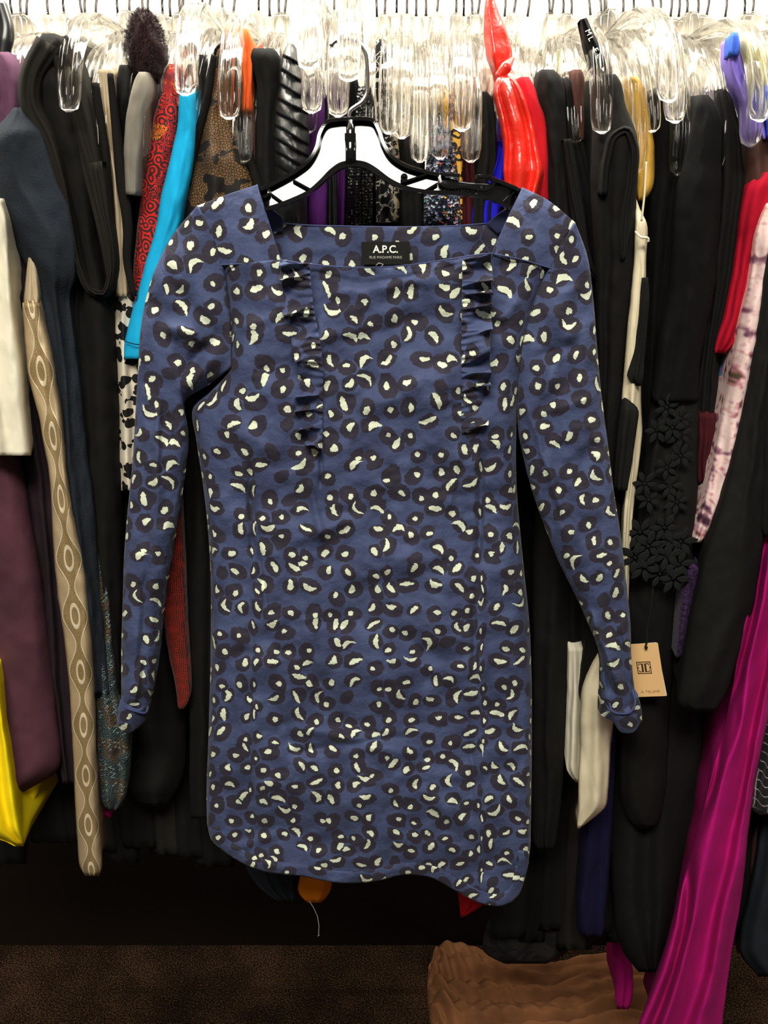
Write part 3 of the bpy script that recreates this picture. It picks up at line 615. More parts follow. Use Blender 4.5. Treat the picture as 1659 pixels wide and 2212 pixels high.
G('cyan_edge_top', 'navy top peeking just left of the royal blue one', 'top', [(240, 1004, 1010), (260, 1000, 1016), (480, 1000, 1034)], 0.985, M['deepblue'])
co = G('coral_satin_dress', 'shiny red orange satin dress with crinkled sheen', 'dress', [(164, 1078, 1100), (172, 1070, 1116), (200, 1068, 1130), (250, 1080, 1146), (300, 1088, 1158), (340, 1088, 1166), (370, 1086, 1176), (400, 1090, 1170), (440, 1092, 1162), (520, 1090, 1160)], 0.925, M['coral'], folds=(0.006, 2.0), step=6)
G('satin_loop', None, None, [(-12, 1052, 1066), (10, 1046, 1072), (60, 1044, 1092), (110, 1048, 1106), (130, 1052, 1108), (150, 1062, 1100), (175, 1068, 1094), (190, 1070, 1090)], 0.945, M['coral'], parent=co, depth=0.03, folds=(0.004, 1.6), rise=0)
edge('satin_fold', [(1108, 126), (1092, 146), (1076, 166)], [0.935, 0.925, 0.925], [0.002, 0.006, 0.004], M['coral'], co)
G('red_wool_dress', 'matte red wool dress just right of the shiny satin', 'dress', [(166, 1124, 1142), (176, 1118, 1150), (220, 1120, 1168), (260, 1130, 1182), (300, 1135, 1184), (420, 1140, 1186), (540, 1140, 1186)], 0.95, M['red'], folds=(0.001, 1))
# --- right side blacks
G('black_wool_dress', 'black dress with smooth rounded shoulder right of the red wool', 'dress', [(150, 1170, 1196), (160, 1160, 1212), (200, 1158, 1222), (300, 1166, 1228), (420, 1178, 1240), (700, 1190, 1260), (1200, 1150, 1250), (1700, 1146, 1215), (1820, 1150, 1202), (1836, 1160, 1196)], 0.955, M['softblack'], folds=(0.003, 1.4))
G('black_crepe_dress', 'black crepe dress with brown trimmed shoulder between black garments', 'dress', [(168, 1212, 1226), (180, 1206, 1250), (300, 1216, 1258), (420, 1225, 1290), (900, 1230, 1300), (1380, 1200, 1300), (1430, 1210, 1265)], 0.965, M['black'])
G('brown_knit_top', 'brown ribbed top edge under a clear hanger on the right', 'top', [(150, 1240, 1256), (165, 1234, 1264), (220, 1240, 1262), (280, 1252, 1262), (300, 1254, 1262)], 0.955, M['brown'])
bk = G('black_jersey_gown', 'black gown with a deep folded shoulder loop on the right', 'dress', [(160, 1312, 1330), (172, 1298, 1342), (230, 1290, 1352), (262, 1284, 1366), (290, 1280, 1378), (380, 1275, 1376), (460, 1280, 1374), (600, 1290, 1370), (800, 1290, 1345), (1100, 1285, 1340), (1340, 1270, 1335), (1500, 1248, 1290), (1520, 1256, 1280)], 0.92, M['black'], folds=(0.004, 1.0))
fold_strip('shoulder_loop', [(1302, 420), (1312, 340), (1330, 292), (1352, 282), (1366, 310), (1366, 380), (1352, 470), (1345, 560)], [20, 22, 24, 24, 24, 26, 24, 10], 0.90, M['softblack'], bk)
fold_strip('side_fold', [(1225, 300), (1236, 380), (1250, 470), (1268, 560), (1300, 620)], [18, 26, 30, 24, 6], 0.935, M['softblack'], bk, 0.02)
# hanging strap with white lettering
st = MB()
P = resample([(1262, 42), (1268, 90), (1282, 140), (1312, 185)], 20)
sp = fold_strip('printed_strap', [(1260, 40), (1272, 80), (1288, 125), (1312, 185)], [14, 30, 34, 24], 0.93, M['softblack'], None, 0.01); tag(sp, 'black satin strap with white lettering looped over hangers on the right', 'strap')
for (u, v, ch) in ((1271, 70, 'M'), (1276, 84, 'L'), (1286, 108, 'F'), (1292, 122, 'L')):
    p = W(u, v, 0.920); text_mesh('lettering', ch, 0.0075, M['white'], sp, Matrix.Translation(p) @ Matrix.Rotation(math.radians(90-17), 4, 'X') @ Matrix.Rotation(math.radians(-62), 4, 'Z'))
# mustard + cream ribbon
G('mustard_satin_dress', 'mustard yellow satin dress behind the white thin strap', 'dress', [(165, 1362, 1378), (180, 1368, 1388), (250, 1372, 1400), (300, 1374, 1414), (360, 1372, 1416), (400, 1374, 1414), (425, 1376, 1404), (432, 1378, 1392)], 0.95, M['gold'], folds=(0.002, 1), rise=0.0, depth=0.12)
cr = G('cream_satin_dress', 'cream satin dress hanging as a narrow strip right of sleeve', 'dress', [(474, 1376, 1394), (482, 1372, 1399), (520, 1371, 1400), (540, 1370, 1398), (600, 1366, 1396), (700, 1356, 1390), (800, 1348, 1384), (860, 1342, 1384), (930, 1345, 1388), (1000, 1356, 1380), (1100, 1348, 1368), (1200, 1342, 1362), (1320, 1340, 1356), (1400, 1296, 1350), (1480, 1258, 1330), (1560, 1252, 1324), (1660, 1250, 1318), (1745, 1248, 1312), (1768, 1247, 1280), (1790, 1247, 1252)], 0.905, M['creamsatin'], folds=(0.003, 1.2), depth=0.03)
edge('strap', [(1396, 350), (1392, 420), (1386, 476)], [0.905, 0.902, 0.9], [0.0011, 0.0011], M['creamsatin'], cr)
edge('strap_edge', [(1372, 500), (1384, 512), (1400, 516), (1400, 522)], [0.888, 0.885, 0.888], [0.001, 0.0014], M['cream'], cr)
G('black_band', 'black side panel', None, [(600, 1388, 1400), (640, 1384, 1404), (760, 1372, 1394), (830, 1350, 1388), (834, 1376, 1384)], 0.893, M['softblack'], parent=cr, depth=0.04, rise=0)
G('black_bow', 'black waist band', None, [(862, 1352, 1356), (880, 1342, 1382), (930, 1336, 1376), (1000, 1328, 1366), (1060, 1326, 1356)], 0.892, M['softblack'], parent=cr, depth=0.04, rise=0)
G('white_blouse', 'off white blouse hem behind the cream satin strip', 'blouse', [(1400, 1228, 1262), (1500, 1228, 1264), (1600, 1224, 1262), (1664, 1222, 1262), (1690, 1244, 1262)], 0.935, M['cream'])
# velvet and lace
vd = G('black_velvet_dress', 'tall black velvet dress with embroidered floral lace hem', 'dress', [(205, 1516, 1530), (216, 1504, 1544), (260, 1496, 1560), (400, 1462, 1560), (600, 1448, 1548), (780, 1422, 1512), (860, 1410, 1508), (866, 1410, 1508)], 0.925, M['velvet'], folds=(0.003, 1.2))
hem = G('lace_hem', 'dark grey embroidered lace hem', None, [(858, 1412, 1506), (900, 1400, 1510), (1000, 1388, 1508), (1100, 1378, 1506), (1200, 1366, 1500), (1240, 1362, 1498)], 0.935, M['softblack'], parent=vd, depth=0.2, rise=0, folds=(0.004, 3))
M['embroid'] = cloth('black_embroidery', (22, 23, 22), 0.85, 0.0, spec=0.2)
def petal_mesh():
    V = []; F = []
    for i in range(7):
        t = i/6; wv = 0.0031*math.sin(math.pi*min(1, t*0.95+0.04))**0.8
        for j, s_ in enumerate((-1, -.5, 0, .5, 1)): V.append((0.001+t*0.0125, s_*wv, 0.0006*math.sin(math.pi*t)+0.0003+(0.0011 if abs(s_) == 0.5 else 0)))
    for i in range(6):
        for j in range(4): a = i*5+j; F.append((a, a+5, a+6, a+1))
    return V, F
PV, PF = petal_mesh()
rows_ = [(1180, 1400), (1200, 1440), (1170, 1470), (1220, 1465), (1225, 1390), (1150, 1382), (1140, 1435), (1240, 1425), (1250, 1455), (905, 1470), (930, 1420), (1010, 1440), (1085, 1462), (1080, 1400), (985, 1470), (1045, 1392), (880, 1440), (1205, 1372)]
rows_ += [(random.uniform(880, 1240), random.uniform(1395, 1470)) for _ in range(4)]
for k, (v, u) in enumerate(rows_):
    big = v > 1100; c = W(u, v, 0.902+random.uniform(-.003, .003)); mb = MB(); a0 = random.random()*6
    for q in range(6):
        a = a0+q*math.pi/3; sc = (1.25 if big else 1.0)*random.uniform(.85, 1.1)
        Mx = Matrix.Translation(c) @ Matrix.Rotation(math.radians(90), 4, 'X') @ Matrix.Rotation(a, 4, 'Z') @ Matrix.Rotation(-0.02, 4, 'Y') @ Matrix.Diagonal((sc, sc, sc, 1))
        mb.add([Mx @ Vector((x+0.0015, y, z)) for x, y, z in PV], PF)
    bm = bmesh.new(); bmesh.ops.create_icosphere(bm, subdivisions=1, radius=.002); mb.add([c+v_.co for v_ in bm.verts], [tuple(q.index for q in f.verts) for f in bm.faces]); bm.free()
    mb.build('embroidered_flower', M['embroid'], hem, True)
G('black_beaded_dress', 'black dress with tiny beads between mustard satin and velvet', 'dress', [(190, 1420, 1450), (210, 1412, 1470), (300, 1408, 1490), (600, 1396, 1450), (900, 1372, 1440), (1200, 1330, 1460), (1260, 1330, 1450)], 0.965, M['velvet'])
G('black_crepe_blouse', 'black blouse with soft shoulder just right of the velvet', 'blouse', [(192, 1556, 1568), (205, 1545, 1580), (260, 1545, 1596), (400, 1545, 1612), (600, 1530, 1590), (740, 1520, 1560), (900, 1500, 1545), (1100, 1500, 1530)], 0.945, M['black'])
G('dark_brown_blouse', 'dark brown blouse shoulder at the right edge below hangers', 'blouse', [(210, 1640, 1690), (240, 1620, 1700), (300, 1610, 1700), (370, 1606, 1700), (600, 1600, 1700)], 0.945, M['brown'])
cm = G('crimson_dress', 'crimson red dress with deep V neckline at the right edge', 'dress', [(372, 1640, 1690), (400, 1612, 1690), (450, 1602, 1676), (520, 1594, 1652), (600, 1584, 1634), (680, 1568, 1618), (740, 1546, 1594), (763, 1545, 1566)], 0.93, M['crimson'], folds=(0.003, 2))
G('crimson_cardigan', 'dark crimson hem glimpsed between velvet and pink print', 'cardigan', [(895, 1508, 1550), (905, 1508, 1550), (960, 1510, 1546), (1000, 1508, 1540), (1044, 1510, 1536)], 0.935, M['wine'])
G('spangled_top', 'pink and blue spangled top sliver beside the pink print', 'top', [(690, 1582, 1600), (720, 1572, 1600), (780, 1564, 1596), (830, 1558, 1590), (870, 1556, 1580)], 0.945, M['pinkspark'])
G('pink_print_dress', 'pink and white dress with mirrored floral print at the right', 'dress', [(440, 1655, 1700), (500, 1632, 1690), (600, 1622, 1680), (700, 1597, 1664), (800, 1578, 1644), (900, 1558, 1624), (1000, 1540, 1606), (1080, 1522, 1570), (1140, 1508, 1540), (1172, 1500, 1516)], 0.912, M['floral'], uvmode='m', folds=(0.003, 1.5))
G('black_sheath_dress', 'black dress with straight hem crossing the pink print', 'dress', [(520, 1668, 1720), (600, 1654, 1710), (700, 1640, 1700), (800, 1622, 1694), (900, 1604, 1684), (1000, 1580, 1674), (1100, 1552, 1658), (1200, 1520, 1646), (1300, 1498, 1630), (1400, 1480, 1600), (1500, 1463, 1570), (1528, 1460, 1548), (1536, 1480, 1546)], 0.89, M['softblack'], folds=(0.003, 1.5))
G('black_right_coat', 'black garment with beaded edge at the far right', 'coat', [(700, 1672, 1740), (900, 1650, 1740), (1140, 1640, 1740), (1160, 1650, 1740)], 0.885, M['black'])
G('purple_spangled_top', 'dark purple spangled garment hem beside the black sheath', 'top', [(1230, 1476, 1520), (1300, 1468, 1510), (1380, 1462, 1500), (1420, 1458, 1480)], 0.92, M['purplespark'])
G('magenta_gown', 'long magenta gown with deep pleats reaching the floor', 'dress', [(1145, 1652, 1740), (1200, 1632, 1740), (1300, 1612, 1735), (1400, 1598, 1700), (1500, 1580, 1670), (1600, 1556, 1650), (1700, 1532, 1630), (1800, 1505, 1616), (1900, 1478, 1606), (2000, 1455, 1592), (2100, 1425, 1574), (2212, 1380, 1560), (2300, 1350, 1550)], 0.90, M['magenta'], folds=(0.013, 2.3), step=12, cols=90, depth=0.12)
G('magenta_train', 'magenta hem pooling below the black gown near the tan heap', 'dress', [(2040, 1322, 1344), (2080, 1328, 1366), (2130, 1330, 1368), (2165, 1328, 1366), (2180, 1334, 1358)], 1.15, M['magenta'], depth=0.1, rise=0)
G('plaid_skirt', 'black plaid skirt with white lines at lower right edge', 'skirt', [(1540, 1655, 1720), (1560, 1650, 1720), (1640, 1640, 1720), (1700, 1626, 1720), (1752, 1618, 1720), (1760, 1640, 1720)], 0.92, M['plaid'])
G('dark_brown_skirt', 'dark brown skirt below the plaid at lower right', 'skirt', [(1700, 1620, 1720), (1850, 1606, 1700), (2000, 1596, 1680), (2060, 1594, 1640)], 1.02, M['brown'])
G('navy_gown', 'dark navy gown at the lower right edge', 'dress', [(1750, 1650, 1740), (1900, 1625, 1740), (2000, 1600, 1740), (2060, 1595, 1740), (2110, 1640, 1740)], 0.98, M['ink'])
G('long_black_gown', 'long black gown reaching the floor left of the magenta gown', 'dress', [(1200, 1330, 1480), (1400, 1310, 1500), (1600, 1310, 1520), (1800, 1316, 1500), (1900, 1320, 1486), (2000, 1326, 1462), (2060, 1345, 1440), (2100, 1380, 1430)], 0.99, M['softblack'], folds=(0.008, 2.2), depth=0.2)
G('black_pencil_skirt', 'black skirt behind the hang tag with rounded hem', 'skirt', [(1200, 1345, 1470), (1500, 1340, 1450), (1700, 1338, 1440), (1740, 1345, 1432), (1782, 1360, 1424), (1790, 1380, 1410)], 0.95, M['black'], folds=(0.004, 1.3))
G('deep_blue_gown', 'deep blue long gown hem above the tan heap', 'dress', [(1600, 1270, 1330), (1780, 1256, 1322), (1950, 1246, 1312), (2010, 1244, 1308), (2024, 1256, 1300)], 0.965, M['deepblue'], folds=(0.004, 2), depth=0.2)
G('black_lace_gown', 'long black lace gown behind the right side of spotted dress', 'dress', [(900, 1120, 1240), (1500, 1130, 1240), (1800, 1140, 1236), (2000, 1050, 1240), (2060, 1040, 1230), (2082, 1090, 1180)], 1.06, mat_laceblack('black_tulle_lace', (30, 28, 27), 0.45, 60), depth=0.2)
G('orange_dress', 'orange garment hem with rolled edge under the spotted dress', 'dress', [(1600, 640, 720), (1850, 646, 716), (1890, 652, 716), (1915, 643, 716), (1930, 644, 712), (1945, 654, 704), (1950, 664, 694)], 0.97, M['orange'], folds=(0.003, 1.2))
V, F = tube([tuple(W(u, v, 0.955)) for u, v in ((668, 1946), (678, 1962), (686, 1980), (689, 2000), (688, 2018), (690, 2020), (686, 2022))], 0.0005, 6)
o = link('loose_thread', V, F, M['greythread'], bpy.data.objects['orange_dress'])
G('red_dress', 'red garment corner hem under the right of the spotted dress', 'dress', [(1700, 995, 1060), (1900, 995, 1054), (1940, 994, 1050), (1960, 993, 1048), (1974, 994, 1010), (1982, 995, 1000)], 0.98, M['red'])
G('charcoal_gown', 'charcoal draped hem left of the orange one under spotted dress', 'dress', [(1700, 520, 660), (1880, 530, 650), (1920, 560, 645), (1940, 590, 640), (1950, 606, 636)], 1.0, M['ink'], folds=(0.004, 3))
G('black_wrap_dress', 'black dress hanging in the gap left of the spotted body', 'dress', [(820, 392, 450), (1200, 400, 470), (1500, 408, 470), (1740, 410, 480), (1768, 412, 480)], 0.93, M['black'])
G('red_woven_jacket', 'red and black woven jacket sleeve between sleeve and body', 'jacket', [(1040, 370, 388), (1150, 352, 396), (1250, 350, 400), (1340, 352, 404), (1400, 362, 407), (1460, 374, 411), (1500, 382, 412), (1520, 384, 408), (1532, 386, 398)], 0.915, M['redweave'], folds=(0.001, 1))
G('wine_hem_dress', 'magenta purple hem peeking under the teal knit', 'dress', [(1720, 222, 240), (1750, 224, 242), (1766, 226, 240)], 0.93, M['magenta'])
# top right corner silks
G('lavender_silk_top', 'lavender and blue silk top beside the pale yellow strap', 'top', [(76, 1578, 1592), (84, 1576, 1598), (120, 1572, 1602), (160, 1578, 1614), (190, 1590, 1630), (230, 1606, 1644), (300, 1622, 1660)], 0.93, M['lavender'], rise=0.0, depth=0.03)
G('blue_silk_collar', 'bright blue silk collar tip at the upper right', 'top', [(70, 1580, 1594), (80, 1574, 1598), (112, 1572, 1600), (118, 1574, 1596)], 0.92, M['skyblue'], depth=0.02, rise=0.0)
G('pale_yellow_blouse', 'pale yellow satin blouse shoulder at the upper right corner', 'blouse', [(74, 1606, 1626), (84, 1604, 1640), (120, 1606, 1650), (150, 1622, 1658), (200, 1636, 1680), (260, 1650, 1700)], 0.925, M['paleyellow'], rise=0.0, depth=0.03)
G('blue_satin_top', 'blue satin top at the right edge below pale yellow shoulder', 'top', [(186, 1634, 1660), (200, 1636, 1690), (240, 1652, 1700), (300, 1655, 1700)], 0.92, M['skyblue'], rise=0.0, depth=0.03)
# corner: far left black beaded strap
edge('strap', [(2, 10), (14, 60), (8, 115), (0, 170)], [0.97, 0.96], [0.006, 0.008, 0.005], M['sequin'], None); tag(bpy.data.objects['strap.001'] if 'strap.001' in bpy.data.objects else bpy.data.objects['strap'], 'dark beaded strap at the upper left corner', 'strap')
# dark fillers packed between and behind
fill_cols = ['black', 'softblack', 'velvet', 'black', 'charcoal', 'black']
xw = -0.64; i = 0
while xw < 0.66:
    Yn = 1.02+0.02*random.random(); u = 829.5+xw*FPX/(Yn*CP); 
    vt = 225+random.uniform(-25, 60)
    right = xw > 0.15
    zb = random.uniform(0.62, 0.72) if xw < 0.17 else random.uniform(0.455, 0.50)
    if xw < -0.2: zb = random.uniform(0.60, 0.66)
    # rows given in pixels of a vertical line at world x = xw
    def pix(x, z):
        dy = Yn; dz = z-CAMZ; zc = dy*CP-dz*SP; up = dy*SP+dz*CP; return 829.5+FPX*x/zc, 1106-FPX*up/zc
    hwid = random.uniform(0.020, 0.026); rows = []
    ztop = pix(0, 0)[1]*0
    zt = 1.545+random.uniform(-0.03, 0.02)
    for fr, kk in ((0, 0.35), (0.012, 0.75), (0.03, 1), (0.3, 1.0), (0.7, 1.1), (1, 1.15)):
        z = zt+(zb-zt)*fr; u0, v0 = pix(xw-hwid*kk, z); u1, _ = pix(xw+hwid*kk, z); rows.append((v0, u0, u1))
    G('black_garment', 'plain black garment packed edge-on behind the others on the rack', 'garment', rows, Yn, M[fill_cols[i % 6]], depth=0.26, step=20, cols=9, group='plain black garments packed on the rack')
    xw += random.uniform(0.030, 0.037); i += 1

# green-ish tag strips among hangers
for (u, v0, v1, wpx, lab) in ((1470, 115, 222, 8, 'pale green plastic strip hanging among hangers above the velvet'), (1207, 110, 165, 6, 'pale green plastic strip above the black rounded shoulder')):
    a = W(u, v0, 0.99); b = W(u, v1, 0.99); mb = MB(); mb.box((a+b)/2, (wpx*0.0006*1.3, 0.001, abs(a.z-b.z))); tag(mb.build('plastic_strip', M['tagstrip']), lab, 'tag')

# ------------------------------------------------------------------ hang tag
tg = empty('hang_tag', W(1398, 1390, 0.895)); tag(tg, 'peach card hang tag with square emblem beside the right cuff', 'tag')
def tagM(Y, extra=0.0):
    c = W(1392, 1448, Y); return Matrix.Translation(c) @ Matrix.Rotation(math.radians(90), 4, 'X') @ Matrix.Rotation(math.radians(-9), 4, 'Y') @ Matrix.Rotation(math.radians(7+extra), 4, 'Z') @ Matrix(((1, -0.10, 0, 0), (0, 1, 0, 0), (0, 0, 1, 0), (0, 0, 0, 1)))
k_ = (W(1430, 1448, 0.895).x-W(1356, 1448, 0.895).x); hgt = abs(W(1392, 1392, 0.895).z-W(1392, 1506, 0.895).z)
def card(name, Y, mat, extra, w_, h_, th):
    Mx = tagM(Y, extra); mb = MB(); V = [Mx @ Vector((x*w_/2, y*h_/2, z*th/2)) for x in (-1, 1) for y in (-1, 1) for z in (-1, 1)]
    mb.add(V, [(0, 1, 3, 2), (4, 6, 7, 5), (0, 4, 5, 1), (2, 3, 7, 6), (0, 2, 6, 4), (1, 5, 7, 3)]); return mb.build(name, mat, tg)
fc = card('front_card', 0.895, M['peach'], 0, k_*0.98, hgt, 0.0006); card('back_card', 0.8975, M['cardwhite'], 2.2, k_*0.98, hgt*1.01, 0.0006)
Mx = tagM(0.895); 
def mark(boxes, name):
    mb = MB()
    for (x0, y0, x1, y1) in boxes:
        V = [Mx @ Vector((x, y, z)) for x in (x0, x1) for y in (y0, y1) for z in (0.0003, 0.00055)]
        mb.add(V, [(0, 1, 3, 2), (4, 6, 7, 5), (0, 4, 5, 1), (2, 3, 7, 6), (0, 2, 6, 4), (1, 5, 7, 3)])
    mb.build(name, M['inkprint'], fc)
e = 0.0078; t_ = 0.0010; oy = 0.0035
mark([(-e, oy-e, -e+t_, oy+e), (e-t_, oy-e, e, oy+e), (-e, oy-e, e, oy-e+t_), (-e, oy+e-t_, e, oy+e),
      (-0.0028, oy-0.0055, -0.0006, oy+0.0055), (0.0006, oy-0.0055, 0.0028, oy+0.0055),
      (-0.0058, oy+0.0046, -0.0006, oy+0.0055), (-0.0058, oy-0.0055, -0.0006, oy-0.0046), (0.0006, oy+0.0046, 0.0058, oy+0.0055), (0.0006, oy-0.0055, 0.0058, oy-0.0046),
      (-0.0058, oy+0.0025, -0.0050, oy+0.0055), (-0.0058, oy-0.0055, -0.0050, oy-0.0025), (0.0050, oy+0.0025, 0.0058, oy+0.0055), (0.0050, oy-0.0055, 0.0058, oy-0.0025),
      (-e, oy-0.0007, -0.0055, oy+0.0007), (0.0055, oy-0.0007, e, oy+0.0007)], 'emblem')
text_mesh('lettering', 'A TRUMP', 0.0052, M['greyprint'], fc, Mx @ Matrix.Translation((0.003, -hgt*0.41, 0.0004)), 0.0001)
V, F = tube([tuple(W(u, v, y)) for u, v, y in ((1412, 1250, 0.91), (1408, 1300, 0.905), (1398, 1360, 0.9), (1397, 1388, 0.893), (1394, 1398, 0.8905), (1396, 1402, 0.8915), (1400, 1392, 0.9))], 0.0011, 8); link('cord', V, F, M['black'], tg)

# ------------------------------------------------------------------ tan heap on the floor
def heap():
    T = [(925, 2092), (950, 2050), (1010, 2050), (1100, 2085), (1180, 2105), (1250, 2085), (1330, 2080), (1420, 2110)]
    B = [(930, 2225), (1000, 2290), (1100, 2290), (1200, 2290), (1300, 2290), (1420, 2290), (1560, 2290)]
    L = [(925, 2092), (922, 2140), (930, 2225)]; R = [(1420, 2110), (1480, 2180), (1560, 2290)]
    P, s, t = coons(L, R, T, B, 110, 60)
    rim = np.clip(np.minimum.reduce([s*14, t*6, (1-s)*10]), 0, 1)**0.5
    z = 0.006+rim*(0.036+0.03*fbm(s*3+t*1.5, t*3, 2.0, 3)+0.013*np.sin(2*math.pi*(s*1.0+t*4.4)+4*fbm(s*3, t*2, 5))+0.010*np.sin(2*math.pi*(t*9+s*2.2)+6*fbm(s*4, t*4, 9))*np.clip(s*2, 0.2, 1)+0.016*np.sin(2*math.pi*(s*13-t*4)+fbm(s*4, t*4, 9)*6)*np.exp(-s*4))
    V = []
    nv, nu = P.shape[:2]
    for j in range(nv):
        for i in range(nu):
            p = WF(P[j, i, 0], P[j, i, 1], 0.0); V.append((p.x, p.y, float(z[j, i])))
    n = len(V); V += [(x, y, 0.001) for x, y, _ in V]; F = gridfaces(nv, nu)+gridfaces(nv, nu, n, True)
    for idx in ([i for i in range(nu)], [(nv-1)*nu+i for i in range(nu)][::-1], [j*nu for j in range(nv)][::-1], [j*nu+nu-1 for j in range(nv)]):
        for a, b in zip(idx[:-1], idx[1:]): F.append((a, b, b+n, a+n))
    tag(link('fallen_tan_garment', V, F, M['beigefloor']), 'tan gauzy garment lying crumpled on the dark carpet', 'garment')
heap()

# ------------------------------------------------------------------ the spotted dress
D = 0.862
dress = empty('spotted_dress', W(800, 1930, D)); tag(dress, 'navy long sleeved dress with pale and dark leopard spots on black hanger', 'dress')
def crease(P, lst):
    out = np.zeros(P.shape[:2])
    for (u0, v0, u1, v1, wd, am) in lst:
        d = np.array([u1-u0, v1-v0], float); L = np.hypot(*d); d /= L; q = P-np.array([u0, v0])
        al = q[..., 0]*d[0]+q[..., 1]*d[1]; ac = -q[..., 0]*d[1]+q[..., 1]*d[0]
        env = np.clip(al/(0.25*L), 0, 1)*np.clip((L-al)/(0.25*L), 0, 1); env = env*env*(3-2*env)
        ac = ac+6*vnoise(al/45, 0*al, u0)
        out += am*env*np.exp(-(ac/wd)**2)
    return out
def dress_uv(P, Yf, warp=None, rot=0.0, off=(0, 0)):
    A = WA(P[..., 0], P[..., 1], D); x, z = A[..., 0], A[..., 2]
    if warp is not None: x = x+warp
    c, s_ = math.cos(rot), math.sin(rot); return np.stack([x*c-z*s_+off[0]+3, x*s_+z*c+off[1]+3], -1)
NECKF = [(605, 562), (645, 568), (690, 573), (760, 578), (830, 577), (880, 573), (960, 562), (1020, 552), (1063, 547)]
def body():
    T = [(478, 570), (540, 567)]+NECKF+[(1130, 560), (1190, 577)]
    L = [(478, 570), (492, 650), (498, 740), (492, 800), (455, 845), (418, 880), (424, 950), (436, 1030), (447, 1120), (454, 1220), (455, 1400), (450, 1600), (446, 1720), (447, 1780)]
    R = [(1190, 577), (1160, 640), (1138, 720), (1124, 800), (1118, 870), (1115, 950), (1116, 1050), (1124, 1150), (1134, 1250), (1144, 1350), (1148, 1450), (1149, 1600), (1148, 1720), (1146, 1830)]
    B = [(447, 1780), (456, 1812), (485, 1840), (560, 1880), (650, 1893), (740, 1908), (800, 1906), (880, 1890), (930, 1896), (985, 1925), (1040, 1952), (1085, 1957), (1115, 1940), (1136, 1890), (1146, 1830)]
    P, s, t = coons(L, R, T, B, 230, 330)
    U, VV = P[..., 0], P[..., 1]
    edge_ = np.clip(1-np.abs(2*s-1), 0, 1)
    y = D+0.012-0.024*(1-(1-np.clip(edge_/0.16, 0, 1))**2)**0.5-0.010*np.sin(math.pi*s)*np.clip(t*3, 0, 1)
    bust = np.exp(-((U-600)/120)**2-((VV-820)/150)**2)+np.exp(-((U-1010)/120)**2-((VV-820)/150)**2); y -= 0.010*bust
    lowf = np.clip((VV-1000)/500, 0, 1)
    y += 0.005*lowf*np.sin(2*math.pi*(U-450)/230+1.0+2*vnoise(U/200, VV/500, 4))*edge_**.3
    y += 0.0125*fbm(U/190+VV/700, VV/120, 1.0, 4)*np.clip(edge_*5, 0, 1)+0.0032*fbm(U/44, VV/32, 8.0, 2)*np.clip(edge_*5, 0, 1)
    cr_ = [(700, 640, 960, 600, 14, .0022), (700, 760, 980, 660, 20, -.0035), (660, 1010, 700, 1190, 9, .003), (997, 950, 960, 1130, 8, .0025), (700, 1250, 1000, 1190, 26, .003), (540, 980, 548, 1230, 7, -.0045), (558, 1180, 575, 1330, 6, -.003),
           (1046, 950, 1028, 1240, 7, -.005), (1028, 1230, 1020, 1500, 6, -.003), (1022, 1480, 1018, 1760, 6, -.002), (695, 975, 690, 1060, 4, -.004), (600, 1560, 930, 1640, 14, .004), (600, 1630, 900, 1590, 9, -.004), (640, 1280, 700, 1480, 18, .004), (560, 1450, 640, 1640, 16, -.004),
           (500, 720, 640, 660, 16, .003), (1070, 700, 1130, 640, 12, .003), (460, 900, 640, 1000, 22, .003), (760, 900, 980, 800, 22, .003), (820, 1350, 1000, 1450, 20, -.003), (480, 1840, 620, 1800, 12, .003), (900, 1700, 1060, 1820, 20, .004), (700, 1750, 880, 1690, 22, .003), (600, 1180, 800, 1110, 12, .0025)]
    y -= 1.8*crease(P, cr_)
    warp = -0.010*(1-np.clip(edge_/0.10, 0, 1))**2*np.where(s < 0.5, 1, -1)*1.3
    warp = warp+0.007*np.tanh((U-1040)/8.0)*np.clip((VV-930)/60, 0, 1)+0.006*np.tanh((U-545)/8.0)*np.clip((VV-970)/60, 0, 1)
    o = sheet('front_panel', P, y, D+0.022, M['dress'], dress, dress_uv(P, y, warp))
    # hem band, a little proud of the panel
    j0 = 0
    S_ = resample(B, 150); inner = []
    tt = np.gradient(S_, axis=0); tt /= np.hypot(tt[:, 0], tt[:, 1])[:, None]; nn = np.stack([tt[:, 1], -tt[:, 0]], -1)
    Q = S_[:, None]+nn[:, None]*np.linspace(0.5, 25, 8)[None, :, None]; Q = Q[2:-2]
    Qs = np.transpose(Q, (1, 0, 2))[::-1]
    cx = np.linspace(0, 1, Qs.shape[1])[None, :]; prof = np.sin(math.pi*np.linspace(0, 1, 8))[:, None]
    U2, V2 = Qs[..., 0], Qs[..., 1]
    from_front = np.interp  # depth follows the front panel
    tree = (P.reshape(-1, 2), y.reshape(-1)); sel = tree[0][:, 1] > 1740; pts, ys = tree[0][sel], tree[1][sel]
    yy = np.zeros(U2.shape)
    for a in range(U2.shape[0]):
        for b_ in range(U2.shape[1]):
            k = np.argmin((pts[:, 0]-U2[a, b_])**2+(pts[:, 1]-V2[a, b_])**2); yy[a, b_] = ys[k]
    yy = (np.roll(yy, 1, 1)+yy+np.roll(yy, -1, 1))/3; yy[:, 0] = yy[:, 1]; yy[:, -1] = yy[:, -2]
    sheet('hem', Qs, yy-0.0012-0.0012*prof+0.0006*vnoise(cx*60+0*prof, prof*2+0*cx, 3), yy+0.0005, M['dress'], dress, dress_uv(Qs, yy, None, 0.0, (0.007, 0.004)))
    # back panel: neck edge shows above the front neckline
    Tb = [(560, 470), (584, 480), (640, 485), (760, 489), (880, 490), (980, 488), (1050, 483), (1112, 476)]
